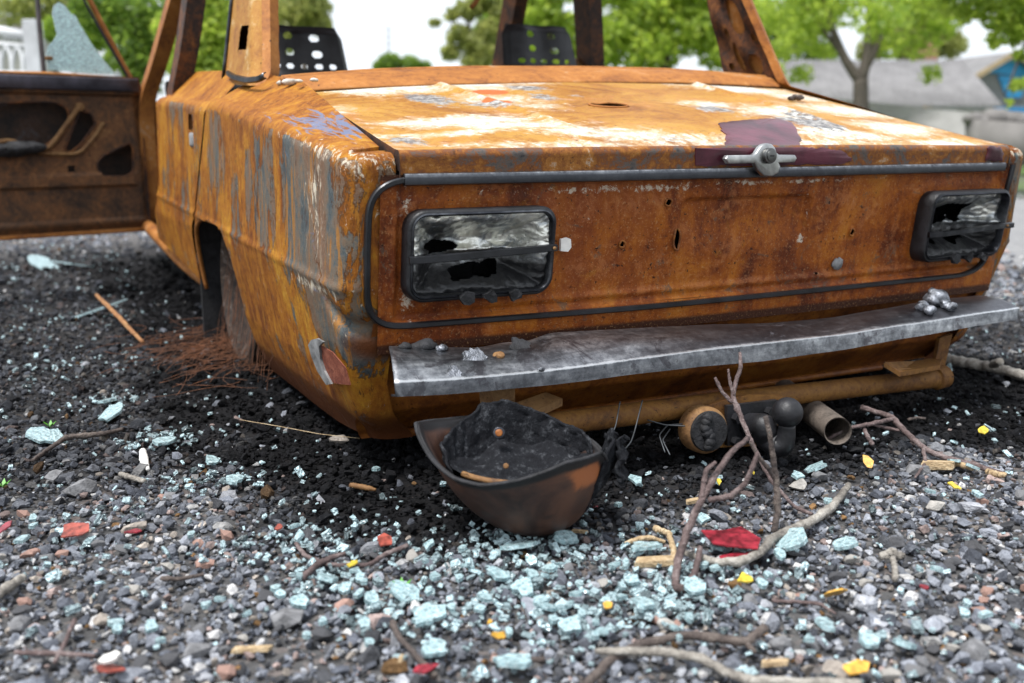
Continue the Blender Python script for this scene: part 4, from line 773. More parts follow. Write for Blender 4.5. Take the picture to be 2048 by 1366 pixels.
def dtube(px, r, mat, nm, par=DOOR, o=.01, k=8, n=24): P = [DW(*DP(u, v), o) for u, v in px]; V, F = tube(interp(P, n), r, k); return obj(nm, V, F, mat, par)
V, F = box(DW(LEN/2, (zt1+zT)/2+.002, .022), (LEN-.02, .012, (zT-zt1)*.72), rotz(math.atan2(dd[1], dd[0])), .005); obj('waist_rail', V, F, plain('heat_blued_steel', (.050, .048, .062), .4, .5, .6, 8, .2), DOOR)
dtube([(158, 212), (148, 225), (110, 278), (92, 300), (60, 298), (20, 280), (-40, 290)], .0085, M['bracket'], 'window_winder_arm')
dtube([(75, 306), (110, 308), (150, 308), (165, 300), (190, 270), (205, 245)], .006, M['bracket'], 'stiffener')
V, F = cyl(DW(*DP(158, 214), .0), dn_, .014, .016, 16, .003); obj('pivot', V, F, M['bracket'], DOOR)
ps = [lump(DW(*DP(u, v), .02), r, 60+k, (1.6, 1, .7), 3) for k, (u, v, r) in enumerate([(5, 300, .03), (30, 298, .035), (55, 296, .028), (72, 293, .016), (-25, 303, .03)])]; V, F = join(ps); obj('melted_armrest', V, F, M['char'], DOOR)
dtube([(272, 168), (250, 128), (225, 80), (185, 2), (140, -90)], .0095, M['deck'], 'window_frame', o=-.02)
dtube([(262, 160), (240, 122), (212, 74), (172, 2), (125, -90)], .005, M['blackrub'], 'window_seal', o=-.014)
dtube([(92, 150), (86, 90), (80, 20), (76, -60)], .0075, plain('burnt_divider_bar', (.075, .062, .062), .6, 0, .4), 'divider_bar', o=-.02)
dtube([(-60, 146), (100, 148), (270, 160)], .008, M['deck'], 'window_sill', o=-.012)
gp = [(101, 138), (97, 108), (100, 92), (112, 80), (119, 68), (116, 58), (112, 40), (109, 28), (112, 10), (122, 3), (134, 10), (146, 26), (155, 30), (163, 46), (175, 66), (186, 84), (200, 104), (214, 122), (228, 138), (236, 148), (190, 147), (150, 143)]
gpw = np.array([DW(*DP(u, v), -.02) for u, v in gp]); V, F = slab(gpw, dn_, .005); obj('shattered_glass', V, F, glassm('crazed_window_glass', (.55, .80, .84), .12), DOOR, smooth=False)
V, F = box(DW(*DP(100, 116), -.012), (.022, .012, .012), rotz(math.atan2(dd[1], dd[0])), .002); obj('catch', V, F, M['bracket'], DOOR)
V, F = tube(interp([AX(942, 18, .2)*0+AD(942, 16, 3.0), AD(955, 0, 3.0), AD(962, -30, 3.0)], 8), .008, 6); obj('hanging_strip', V, F, M['deck'], CAR)

# ================================================================= HELMET
def helmet():
    c0 = G(1072, 1094); tz = c0[2]; k, m = 96, 40
    ax_r = _rt/np.linalg.norm(_rt); ax_f = np.array([_fw[0], _fw[1], 0]); ax_f /= np.linalg.norm(ax_f)
    ctr = c0+ax_f*.046+np.array([0, 0, .0])
    th = np.linspace(0, 2*math.pi, k, endpoint=False); a, b, cc = .127, .112, .175
    # height of the rim round the bowl: 0 = right, 90 = away, 180 = left, 270 = towards the viewer
    rimz = np.interp(np.degrees(th), [0, 40, 90, 140, 168, 180, 192, 206, 225, 245, 270, 300, 330, 345, 360], [.098, .118, .134, .142, .152, .158, .146, .122, .106, .104, .116, .136, .136, .112, .096])
    def surf(zf, sh=1.0, lift=0.0):
        zz = rimz*zf; rr = np.sqrt(np.clip(1-(1-zz/cc)**2, 0, 1))*sh
        flare = 1+.05*sst(.85, 1, zf); x = a*rr*np.cos(th)*flare; y = b*rr*np.sin(th)*flare; x = x-.028*(zz/.14); return ctr+np.outer(x, ax_r)+np.outer(y, ax_f)+np.outer(zz+lift, [0, 0, 1]), zz, x, y
    fr = np.linspace(.0, 1, m)**1.6; rows = [surf(f)[0] for f in fr]; A = np.stack(rows, 1); A[:, :, 2] += .002
    A += ((fbm(np.cos(th)[:, None]*2+fr[None]*2, np.sin(th)[:, None]*2, 5, 3)-.5)*.004)[..., None]*np.array([1, 0, 0])
    so = sst(.80, 1.0, fr)[None]+.9*np.exp(-((np.degrees(th)[:, None]-352)/14)**2)*sst(.55, .9, fr)[None]+.5*sst(.35, .0, fr)[None]+.6*np.exp(-((np.degrees(th)[:, None]-232)/7)**2-((fr[None]-.72)/.05)**2)+.55*np.exp(-((np.degrees(th)[:, None]-285)/12)**2-((fr[None]-.42)/.06)**2)+.5*np.exp(-((np.degrees(th)[:, None]-320)/12)**2-((fr[None]-.5)/.12)**2)
    highlight = np.exp(-((np.degrees(th)[:, None]-322)/20)**2-((fr[None]-.80)/.16)**2)  # orange highlight painted on the right front of the bowl
    V, F = grid(A[..., 0], A[..., 1], A[..., 2], wrap=True)
    H = obj('burnt_helmet', V, F, M['helm'], None, attrs={'soot': so.ravel(), 'highlight': (highlight+0*so).ravel()}); tag(H, 'scorched copper brown helmet lying upside down behind the car with charred lining', 'helmet')
    md = H.modifiers.new('t', 'SOLIDIFY'); md.thickness = .004; md.offset = -1
    # rim bead
    P = A[:, -1]; V, F = tube(np.r_[P, P[:1]], .0026, 8, False); obj('rim', V, F, M['char'], H)
    # charred, wrinkled lining standing up at the back and right
    th2 = np.linspace(math.radians(-30), math.radians(196), 150); n2 = 46; fv = np.linspace(0, 1, n2); T2, F2 = np.meshgrid(th2, fv, indexing='ij'); dg = np.degrees(T2)
    topz = -.034+np.interp(dg, [-30, -22, -14, -8, -3, 3, 10, 17, 24, 32, 60, 85, 100, 115, 130, 160, 180, 196], [.12, .165, .182, .155, .150, .186, .180, .145, .138, .160, .172, .190, .202, .198, .182, .168, .160, .135])
    wr = .0028*np.sin(dg*.42+F2*11+9*fbm(dg/22, F2*3, 8, 3))+.018*(fbm(dg/22, F2*4, 9, 4)-.5)+.007*(fbm(dg/9+F2*5, F2*16-dg/20, 12, 4)-.5)
    zz = .030+(topz-.030+.006*(fbm(dg/4, F2*0+.5, 14, 2)-.5))*F2; rr = np.sqrt(np.clip(1-(1-np.minimum(zz, .165)/cc)**2, 0, 1))*.955+wr*6*(.2+.6*F2)-.02*sst(.4, 1, F2)+.13*np.exp(-((dg+4)/20)**2)*sst(.3, .9, F2)
    x = a*rr*np.cos(T2)-.020*(zz/.14); y = b*rr*np.sin(T2); Pq = ctr+x[..., None]*ax_r+y[..., None]*ax_f+zz[..., None]*np.array([0, 0, 1.])
    V, F = grid(Pq[..., 0], Pq[..., 1], Pq[..., 2]); LN = obj('charred_lining', V, F, M['cloth'], H); md = LN.modifiers.new('t', 'SOLIDIFY'); md.thickness = .004
    # ragged strip of fabric hanging over the right rim
    for q, (d0, d1, hb) in enumerate(((-20, -5, .150), (4, 18, .150))):
        T3, F3 = np.meshgrid(np.radians(np.linspace(d0, d1, 30)), np.linspace(0, 1, 40), indexing='ij'); ar = np.sin(F3*math.pi)
        zz = .085+F3*(hb-.085)*np.where(F3 < .7, 1, 1-(F3-.7)*.5); rad = 1.0+.03*np.sin(F3*14)+.05*(fbm(T3*20, F3*8, 3+q, 3)-.5)-.10*F3*q
        x = a*rad*np.cos(T3)-.004; y = b*rad*np.sin(T3)*(1-.5*F3**4); Pq = ctr+x[..., None]*ax_r+y[..., None]*ax_f+zz[..., None]*np.array([0, 0, 1.]); V, F = grid(Pq[..., 0], Pq[..., 1], Pq[..., 2]); o = obj('fabric_strip', V, F, M['cloth'], LN); md = o.modifiers.new('t', 'SOLIDIFY'); md.thickness = .008
    # inner pad with orange-brown edge
    th4 = np.linspace(0, 2*math.pi, 60, endpoint=False); f4 = np.linspace(0, 1, 14); T4, F4 = np.meshgrid(th4, f4, indexing='ij'); x = .108*F4*np.cos(T4)-.012; y = .094*F4*np.sin(T4); z = .078+.024*F4**2+.030*(fbm(np.cos(T4)*F4*3, np.sin(T4)*F4*3, 4, 4)-.5); Pq = ctr+x[..., None]*ax_r+y[..., None]*ax_f+z[..., None]*np.array([0, 0, 1.]); V, F = grid(Pq[..., 0], Pq[..., 1], Pq[..., 2], wrap=True); obj('inner_pad', V, F, M['cloth'], H); q_ = np.radians(np.linspace(215, 275, 24)); Pq = ctr+np.outer(.104*np.cos(q_)-.012, ax_r)+np.outer(.090*np.sin(q_), ax_f)+np.outer(.106+0*q_, [0, 0, 1]); V, F = tube(Pq, .0042, 8); obj('liner_band', V, F, M['bracket'], H)
    i = 104; j = 37; p = np.array(ctr)+a*.55*math.cos(math.radians(98))*ax_r+b*.74*math.sin(math.radians(98))*ax_f+np.array([0, 0, .165]); n = -ax_f*.93+np.array([0, 0, .35])
    p = AD(998, 866, np.dot(p-CAMP, _fw)-.012)
    V, F = join([cyl(p, n, .0088, .003, 20, .001)]); wsh = obj('washer', V, F, M['strip'], H); V, F = cyl(p+n*.002, n, .0055, .004, 14, .0012); obj('screw', V, F, M['lower'], H)
    V, F = cyl(AD(1012, 932, np.dot(ctr+np.array([0, 0, .08])-CAMP, _fw)-.02), n, .004, .003, 12, .001); obj('rivet', V, F, M['bracket'], H)
    return H
helmet()
# ================================================================= GRAVEL AND GLASS CRUMBS (uncountable)
def hull(seed, npt=16, sq=(1, .8, .6)):
    rg = np.random.default_rng(seed); P = rg.normal(size=(npt, 3)); P /= np.linalg.norm(P, axis=1)[:, None]; P *= rg.uniform(.8, 1.05, (npt, 1))*np.array(sq)*.5
    bm = bmesh.new(); [bm.verts.new(p) for p in P]; r = bmesh.ops.convex_hull(bm, input=bm.verts[:]); bmesh.ops.delete(bm, geom=[v for v in bm.verts if not v.link_faces], context='VERTS')
    me = bpy.data.meshes.new('stone'); bm.to_mesh(me); bm.free(); return me
def scatter(name, P, rot, sc, colr, variants, mat, idx):
    vc = bpy.data.collections.new(name+'_shapes')
    for i, me in enumerate(variants):
        me.materials.clear(); me.materials.append(mat); vc.objects.link(bpy.data.objects.new('%s_shape_%02d' % (name, i), me))
    me = bpy.data.meshes.new(name); n = len(P); me.vertices.add(n); me.vertices.foreach_set('co', np.ascontiguousarray(P, np.float32).ravel())
    me.attributes.new('rot', 'FLOAT_VECTOR', 'POINT').data.foreach_set('vector', np.ascontiguousarray(rot, np.float32).ravel())
    me.attributes.new('sc', 'FLOAT_VECTOR', 'POINT').data.foreach_set('vector', np.ascontiguousarray(sc, np.float32).ravel())
    me.attributes.new('idx', 'INT', 'POINT').data.foreach_set('value', np.ascontiguousarray(idx, np.int32))
    me.attributes.new('col', 'FLOAT_COLOR', 'POINT').data.foreach_set('color', np.c_[colr, np.ones(n)].astype(np.float32).ravel())
    me.materials.append(mat); o = bpy.data.objects.new(name, me); COL.objects.link(o); o['kind'] = 'stuff'
    ng = bpy.data.node_groups.new(name, 'GeometryNodeTree'); ng.interface.new_socket('Geometry', in_out='INPUT', socket_type='NodeSocketGeometry'); ng.interface.new_socket('Geometry', in_out='OUTPUT', socket_type='NodeSocketGeometry')
    N = ng.nodes.new; gi, go = N('NodeGroupInput'), N('NodeGroupOutput'); ip = N('GeometryNodeInstanceOnPoints'); ci = N('GeometryNodeCollectionInfo'); mp = N('GeometryNodeMeshToPoints')
    ci.inputs[0].default_value = vc; ci.inputs['Separate Children'].default_value = True; ci.inputs['Reset Children'].default_value = True
    def na(nm, ty): a = N('GeometryNodeInputNamedAttribute'); a.data_type = ty; a.inputs[0].default_value = nm; return a.outputs[0]
    L = ng.links.new; L(gi.outputs[0], mp.inputs[0]); L(mp.outputs[0], ip.inputs['Points']); L(ci.outputs[0], ip.inputs['Instance']); ip.inputs['Pick Instance'].default_value = True
    L(na('idx', 'INT'), ip.inputs['Instance Index']); e2 = N('FunctionNodeEulerToRotation'); L(na('rot', 'FLOAT_VECTOR'), e2.inputs[0]); L(e2.outputs[0], ip.inputs['Rotation']); L(na('sc', 'FLOAT_VECTOR'), ip.inputs['Scale']); L(ip.outputs[0], go.inputs[0])
    o.modifiers.new('scatter', 'NODES').node_group = ng; return o
def view_pts(n, d0, d1, power, wide=.72):
    """random ground points in front of the camera, a margin either side of the frame"""
    d = (d0**power+(d1**power-d0**power)*RNG.random(n))**(1/power); l = RNG.uniform(-1, 1, n)*(wide*d+.25)
    f = np.array([_fw[0], _fw[1]])/math.hypot(_fw[0], _fw[1]); r = np.array([_rt[0], _rt[1]]); return CAMP[:2]+d[:, None]*f+l[:, None]*r, d
def palette(n, soot):
    base = np.array([(.115, .124, .146), (.19, .203, .232), (.28, .295, .328), (.38, .39, .415), (.50, .49, .475), (.36, .275, .25), (.40, .35, .30), (.62, .61, .60), (.28, .16, .07), (.075, .077, .083)])
    pr = np.array([.20, .22, .20, .12, .05, .045, .035, .025, .012, .093]); k = RNG.choice(len(base), n, p=pr/pr.sum()); c = base[k]*RNG.uniform(.9, 2.1, (n, 1))
    q = soot*np.where(RNG.random(n) < .05, .35, 1); return c*(1-q[:, None])+np.array([.006, .006, .007])*RNG.uniform(.5, 2.2, (n, 1))*q[:, None]
PS, DS = [], []
for n, d0, d1, pw, mn, sd in ((21000, .70, 1.75, 1.6, .0095, .44), (32000, 1.6, 3.6, 1.3, .0108, .42), (26000, 3.3, 9.5, 1.0, .020, .35), (26000, .7, 2.6, 1.6, .0060, .3)):
    p, d = view_pts(n, d0, d1, pw); s = mn*np.exp(RNG.normal(0, sd, n)); s = np.minimum(s, .034 if d1 < 4 else .06); PS.append(np.c_[p, s]); DS.append(d)
A = np.concatenate(PS); A = A[~((np.abs(A[:, 0]) < .50) & (A[:, 1] > .45) & (A[:, 1] < 3.4))]; A = A[~((A[:, 0] > 3.0) & (A[:, 1] > 1.2) & (A[:, 1] < 4.4))]
n = len(A); so_ = soot_at(A[:, 0], A[:, 1]); zc_ = gh(A[:, 0], A[:, 1])*np.exp(-((A[:, 0]+.5)**2+A[:, 1]**2)/60)
sq = A[:, 2:3]*np.c_[RNG.uniform(.9, 1.35, n), RNG.uniform(.75, 1.05, n), RNG.uniform(.6, .95, n)]
rot = np.c_[RNG.normal(0, .35, n), RNG.normal(0, .35, n), RNG.uniform(0, 6.28, n)]
Pz = zc_+A[:, 2]*RNG.uniform(.05, .32, n)-.001
scatter('gravel', np.c_[A[:, :2], Pz], rot, sq, palette(n, so_), [hull(i, 18 if i < 10 else 12, (1, .9, .85)) for i in range(16)], M['stone'], RNG.integers(0, 16, n))
# crumbs of safety glass, thick in drifts behind the car
CL = [(640, 630, .10, 60), (215, 812, .05, 160), (330, 885, .055, 260), (660, 1165, .04, 240), (820, 1190, .06, 130), (1020, 1095, .07, 330), (900, 1110, .08, 300), (1050, 1190, .05, 260), (1150, 1260, .06, 260), (1290, 1215, .05, 260), (1380, 1190, .05, 420), (1300, 1170, .09, 330), (740, 1260, .035, 150), (600, 1110, .07, 200), (560, 1080, .05, 120), (470, 965, .06, 120), (370, 980, .06, 130), (190, 1045, .04, 90), (180, 1110, .05, 90), (1290, 1090, .08, 160), (1450, 1250, .10, 160), (1700, 1100, .16, 130), (1800, 1280, .12, 130), (120, 650, .12, 110), (160, 740, .12, 140), (100, 530, .16, 80), (1620, 1300, .10, 90), (1120, 1120, .07, 240), (700, 1070, .07, 140), (890, 1260, .05, 110), (960, 1320, .06, 70), (250, 1180, .08, 60)]
PP = []
for u, v, r, k in CL: c0 = G(u, v)[:2]; k = int(k*.31); PP.append(c0+RNG.normal(0, 1, (k, 2))*r*.75*np.array([1.15, .8]))
bg, _ = view_pts(2600, .8, 5.5, 1.3, .6); PP.append(bg); PP = np.concatenate(PP); PP = PP[~((np.abs(PP[:, 0]) < .70) & (PP[:, 1] > .05))]; n = len(PP)
def cube_me(i):
    rg = np.random.default_rng(i+500); V, F = box((0, 0, 0), (1, rg.uniform(.7, 1.1), rg.uniform(.6, .9)), None, .07, 1); V = V+rg.normal(0, .07, V.shape); me = bpy.data.meshes.new('crumb'); me.from_pydata(V.tolist(), [], F); return me
s = .0050*np.exp(RNG.normal(0, .42, n)); s = np.minimum(s, .0115)
scatter('glass_crumbs', np.c_[PP, gh(PP[:, 0], PP[:, 1])+.006+RNG.uniform(0, .006, n)], np.c_[RNG.normal(0, .5, (n, 2)), RNG.uniform(0, 6.28, n)], s[:, None]*np.c_[RNG.uniform(.9, 1.6, n), RNG.uniform(.7, 1.1, n), RNG.uniform(.6, .95, n)], np.array([(.46, .60, .63)])*RNG.choice([.3, .75, 1.1, 1.6], (n, 1), p=[.15, .25, .3, .3])+np.array([0, 0, 0]), [cube_me(i) for i in range(10)], M['crumb'], RNG.integers(0, 10, n))

# ================================================================= SINGLE SCRAPS
def seat_z(p): return float(gh(p[0], p[1]))
def shard(name, u, v, wpx, hpx, mat, label, cat, seed, th=.004, group=None, tilt=.18, lift=.010, k=9, jag=.22):
    c = G(u, v, .008); dep = np.dot(c-CAMP, _fw); rx = wpx*dep/FPX; ry = hpx*dep/FPX/max(.25, (CAMP[2])/np.linalg.norm(c-CAMP)); rg = np.random.default_rng(seed)
    th_ = np.sort(np.linspace(0, 2*math.pi, k, endpoint=False)+rg.uniform(-.25, .25, k)); rr = 1+rg.normal(0, jag, k); r = np.array([_rt[0], _rt[1], 0]); f = np.array([_fw[0], _fw[1], 0]); r /= np.linalg.norm(r); f /= np.linalg.norm(f)
    P = np.array([r*rx*math.cos(a)*q+f*min(ry, 1.6*rx)*math.sin(a)*q for a, q in zip(th_, rr)]); R_ = euler(rg.normal(0, tilt), rg.normal(0, tilt), 0); P = P@R_.T; nn = R_@np.array([0, 0, 1.])
    V, F = slab(P+c+np.array([0, 0, lift]), nn, th); o = obj(name, V, F, mat, None, smooth=False); return tag(o, label, cat, group)
GL = [(1580, 1089, 36, 15, 'large pale green glass shard just right of the crimson paint flake'), (1030, 1335, 36, 14, 'big glass shard at the bottom edge, below the amber chip'), (815, 1197, 36, 12, 'oval glass shard in front of the helmet, beside a green sprout'), (1035, 1100, 34, 13, 'crazed glass plate lying directly in front of the helmet'), (1045, 1188, 20, 12, 'thick chunk of crazed glass amid the crumbs in the centre foreground'), (655, 1166, 22, 12, 'bright glass chunk beside the yellow curl and red twig'), (865, 1240, 32, 10, 'narrow glass shard behind the dark foreground twig'), (870, 1310, 22, 13, 'small thick glass shard near the end of the dark foreground twig'), (225, 830, 22, 9, 'flat glass shard at the foot of the glass heap left of the wheel'), (95, 878, 34, 8, 'long oval glass shard above the dark twig on the left'), (330, 890, 20, 11, 'jagged glass clump left of the bumper, above the pale bone-like chip'), (215, 808, 16, 8, 'crumbling glass heap left of the wheel'), (175, 631, 60, 7, 'long thin strip of glass on the soot beside the tan strip'), (85, 530, 32, 6, 'whitish glass plate below the open door'), (150, 532, 40, 6, 'second glass plate below the open door, right of the whitish one'), (1140, 1262, 22, 12, 'glittering glass pile left of the stripped stick'), (1290, 1218, 18, 11, 'white glass chunk left of the base of the upright twig'), (1390, 1185, 20, 12, 'glass pile heaped round the base of the upright twig'), (1690, 1098, 28, 8, 'thin glass sliver right of the large green shard'), (1810, 1300, 24, 12, 'glass shard in the right foreground before a flat grey stone'), (1650, 1260, 18, 14, 'glass piece below the yellow leaf'), (600, 1216, 20, 7, 'small oval glass shard left of the pink stone'), (1735, 1290, 18, 13, 'glass piece left of the right foreground glass shard'), (1630, 943, 20, 6, 'glass shard on the sooty gravel in front of the tow ball'), (470, 967, 14, 9, 'glass piece on the left edge of the soot'), (1290, 1102, 34, 8, 'glass plate under the curled pale bark'), (1000, 1160, 26, 8, 'glass strip below the helmet'), (1130, 1085, 28, 8, 'glass slab at the right foot of the helmet'), (1560, 1120, 12, 9, 'glass fleck just below the large green shard')]
for i, (u, v, a, b, lab) in enumerate(GL): shard('glass_shard', u, v, a, b, M['glass'], lab, 'glass', 300+i, .005, k=11, jag=.16)
sm = None
for i in range(110):                                         # scattered small flat pieces
    u, v = (RNG.uniform(40, 2000), RNG.uniform(930, 1340)) if i < 50 else (RNG.normal(1000, 260), RNG.normal(1180, 75))
    if 850 < u < 1230 and v < 1090: continue
    shard('glass_shard', u, v, RNG.uniform(7, 15), RNG.uniform(4, 8), M['glass'], 'small pale piece of broken glass lying in the gravel', 'glass', 400+i, .0045, 'small glass pieces in the gravel', k=7)
CH = [(1455, 1099, 56, 30, 'redchip', 'large crimson paint flake under the pale branch', .03), (1478, 1122, 42, 5, 'redchip', 'crimson paint flake lower edge below the pale branch', .08), (150, 1073, 36, 11, 'orangechip', 'brick red paint flake at far left among the stones', .1), (270, 1077, 15, 5, 'redchip', 'small pinkish red paint flake right of the brick red one', .15), (770, 1096, 22, 9, 'orangechip', 'brick red tile-like flake left of the helmet foot', .25), (850, 1358, 20, 8, 'redchip', 'red flake at the bottom edge below the dark twig', .1), (218, 1356, 30, 12, 'orangechip', 'red and white flake in the bottom left corner', .15), (5, 1074, 14, 9, 'redchip', 'dark red flake at the left edge of the picture', .15), (1846, 1191, 9, 8, 'redchip', 'tiny red flake in the right foreground', .4), (560, 1068, 7, 8, 'orangechip', 'tiny orange red flake left of the helmet', .5), (1190, 1028, 6, 5, 'redchip', 'tiny red flake right of the helmet', .3)]
for i, (u, v, a, b, m, lab, tl) in enumerate(CH):
    lo = .018 if i == 0 else (.008 if i == 1 else .012)
    shard('paint_flake', u, v, a, b, M[m], lab, 'paint flake', 520+i, .0018, tilt=tl, lift=lo, jag=.26, k=7)
shard('white_chip', 225, 1352, 18, 7, M['white'], 'white chip lying on the red flake in the bottom left corner', 'chip', 560, .003, lift=.022)
YL = [(1665, 1206, 24, 15, 'ychip', 'amber lens chip right of centre in the foreground'), (1216, 1230, 10, 24, 'ychip', 'upright rectangular amber chip left of the white glass'), (1000, 1293, 15, 9, 'ychip', 'amber chip in the foreground left of a short stick'), (1490, 1176, 16, 9, 'yellow', 'crumpled yellow leaf below the crimson flake'), (1912, 990, 15, 10, 'yellow', 'bright yellow leaf on the right gravel'), (1966, 874, 14, 4, 'yellow', 'yellow leaf on the dark soot at the right'), (1705, 1356, 32, 12, 'ychip', 'amber chip at the bottom edge on the right'), (705, 1146, 14, 7, 'yellow', 'yellow curled petal beside the bright glass chunk'), (1736, 942, 11, 5, 'ychip', 'orange yellow chip on the soot behind the pale branch'), (980, 1265, 8, 5, 'ychip', 'tiny amber chip above the larger amber chip'), (1505, 960, 6, 6, 'yellow', 'little yellow leaf behind the leaning twig'), (1438, 980, 6, 5, 'yellow', 'little yellow leaf near the leaning red twig')]
for i, (u, v, a, b, m, lab) in enumerate(YL): shard('yellow_leaf' if m == 'yellow' else 'amber_chip', u, v, a*.8, b*.8, M[m], lab, 'leaf' if m == 'yellow' else 'chip', 600+i, .0018, tilt=.25, lift=.014, jag=.28, k=7)
# individual larger stones
RK = [(575, 1250, 40, 'grey_', 0, 'large flat grey stone in the left foreground'), (390, 1315, 36, 'grey', 0, 'broad grey stone at the bottom left'), (690, 1222, 26, 'pink', 2, 'pinkish brown stone next to the small oval glass'), (1945, 1310, 38, 'grey', 0, 'flat grey stone in the bottom right corner'), (1820, 1255, 30, 'grey', 0, 'pale grey stone in the right foreground'), (1790, 1090, 26, 'dark', 1, 'dark stone on the right gravel, left of the tilted dark block'), (1950, 1100, 30, 'dark', 1, 'tilted dark block of stone on the right gravel'), (1905, 1130, 22, 'dark', 1, 'dark rounded stone in front of the tilted dark block'), (1835, 950, 30, 'grey', 0, 'grey stone under the wood block on the right'), (1595, 975, 24, 'pale', 3, 'pale pink-veined stone beside the end of the pale branch'), (1680, 1005, 26, 'dark', 1, 'dark stone just past the thick end of the pale branch'), (1640, 960, 20, 'grey', 0, 'grey stone near the glass on the soot'), (160, 985, 38, 'grey', 0, 'flat grey stone at the left above the crumbs'), (110, 960, 26, 'grey', 0, 'rounded grey stone at far left'), (1500, 1205, 24, 'grey', 0, 'grey stone below the crumpled yellow leaf'), (1870, 1020, 22, 'pale', 3, 'pale topped stone on the right gravel'), (410, 1132, 22, 'pink', 2, 'pale pink stone in the left foreground'), (395, 1092, 18, 'pink', 2, 'pink stone beside the red flakes'), (60, 1110, 22, 'pink', 2, 'reddish stone near the left edge'), (250, 1265, 20, 'dark', 1, 'dark stone low in the left foreground'), (1130, 1310, 22, 'grey', 0, 'grey stone beside the large glass shard at the bottom'), (990, 1318, 14, 'pink', 2, 'orange pink stone beside the amber chip'), (1330, 1250, 22, 'pale', 3, 'pale stone behind the bent stick'), (1560, 1290, 28, 'grey', 0, 'grey stone right of the crossed sticks'), (1740, 1325, 26, 'dark', 1, 'dark stone near the bottom right amber chip'), (1480, 1090, 14, 'dark', 1, 'dark stone behind the crimson flake'), (40, 1260, 30, 'grey', 0, 'grey stone at the lower left edge'), (340, 1000, 20, 'grey', 0, 'grey stone left of the soot'), (820, 1320, 20, 'grey', 0, 'grey stone by the foot of the dark twig')]
for i, (u, v, a, nm, k, lab) in enumerate(RK):
    c = G(u, v); dep = np.dot(c-CAMP, _fw); r = a*dep/FPX; me = hull(900+i, 26, (2.0, 1.6, 1.15)); V = np.array([q.co[:] for q in me.vertices])*r; F = [tuple(p.vertices) for p in me.polygons]; a_ = RNG.uniform(0, 6.28); V = V@rotz(a_).T
    o = obj('stone', V+c+np.array([0, 0, r*.28+seat_z(c)]), F, M['rock'][k], None, smooth=False); tag(o, lab, 'stone')
GR = 'loose stones in the gravel'
rocks = [hull(950+i, 22, (2.0, 1.7, 1.2)) for i in range(6)]
for i in range(120):
    u, v = RNG.uniform(-40, 2090), RNG.uniform(880, 1366); c = G(u, v)
    if 780 < u < 1260 and v < 1100 or (abs(c[0]) < .74 and c[1] > -.15) or soot_at(c[0], c[1]) > .5: continue
    me = rocks[i % 6]; r = RNG.uniform(.008, .015); o = bpy.data.objects.new('stone', me); COL.objects.link(o); o.location = c+np.array([0, 0, r*.35+seat_z(c)]); o.scale = (r, r, r); o.rotation_euler = (RNG.normal(0, .2), RNG.normal(0, .2), RNG.uniform(0, 6.28))
    if not me.materials: me.materials.append(M['rock'][(0, 0, 1, 2, 3, 1)[i % 6]])
    tag(o, 'loose stone a little larger than the gravel round it', 'stone', GR)
# sticks and twigs --------------------------------------------------
def stick(name, paths, mat, label, cat='twig', seed=0, z=None, parent=None):
    """paths: lists of (u, v, radius_px[, height or ('d', depth)]) run along the stick"""
    ps = []
    for j, path in enumerate(paths):
        P = []
        for q in path:
            h = q[3] if len(q) > 3 else .010
            p = AD(q[0], q[1], h[1]) if isinstance(h, tuple) else G(q[0], q[1], h)
            if not isinstance(h, tuple): p = p+np.array([0, 0, seat_z(p)])
            P.append([*p, q[2]*.74*np.dot(p-CAMP, _fw)/FPX])
        n = max(10, len(P)*7); Q = interp(np.array(P), n); rg = np.random.default_rng(seed*10+j)
        kn = np.zeros(n); 
        for _ in range(max(1, n//10)): kn += rg.uniform(.08, .26)*np.exp(-((np.arange(n)-rg.integers(2, n-2))/1.0)**2)
        Q[1:-1, :3] += rg.normal(0, .09, (n-2, 3))*Q[1:-1, 3:4]; ps.append(tube(Q[:, :3], Q[:, 3]*(1+kn), 9, True, .07, seed+j))
    V, F = join(ps); o = obj(name, V, F, mat, parent)
    return tag(o, label, cat) if parent is None else o
B1 = stick('fallen_branch', [[(1697, 972, 9, .02), (1665, 1012, 11, .016), (1620, 1042, 12, .016), (1570, 1063, 12, .016), (1540, 1078, 13, .018), (1520, 1105, 12, .02), (1480, 1122, 12, .022), (1430, 1120, 11, .022), (1370, 1102, 8, .018)]], M['pale'], 'pale grey forked branch lying across the crimson paint flake', 'branch', 1)
stick('side_shoot', [[(1548, 1062, 9, .018), (1556, 1020, 9, ('d', 1.36)), (1552, 960, 8, ('d', 1.36)), (1546, 910, 8, ('d', 1.355)), (1540, 870, 7, ('d', 1.35)), (1530, 832, 7, ('d', 1.35))], [(1552, 962, 6, ('d', 1.36)), (1535, 935, 6, ('d', 1.35)), (1518, 915, 5, ('d', 1.34)), (1500, 885, 4, ('d', 1.34))]], M['darkbark'], '', seed=2, parent=B1)
stick('upright_twig', [[(1400, 1095, 8, ('d', 1.27)), (1392, 1140, 9, ('d', 1.235)), (1372, 1172, 10, .014), (1350, 1172, 11, .014), (1356, 1120, 11, ('d', 1.25)), (1375, 1060, 11, ('d', 1.27)), (1400, 1005, 10, ('d', 1.28)), (1430, 950, 9, ('d', 1.30)), (1462, 905, 8, ('d', 1.31)), (1497, 875, 7, ('d', 1.32))], [(1402, 1004, 8, ('d', 1.28)), (1408, 965, 7, ('d', 1.29)), (1412, 940, 7, ('d', 1.29)), (1432, 924, 5, ('d', 1.29))], [(1418, 1000, 8, ('d', 1.285)), (1462, 992, 8, ('d', 1.27)), (1490, 968, 7, ('d', 1.265)), (1505, 935, 7, ('d', 1.26)), (1516, 905, 6, ('d', 1.26))]], M['redbark'], 'purplish budding twig standing up from the glass in front of the tow hitch', 'twig', 3)
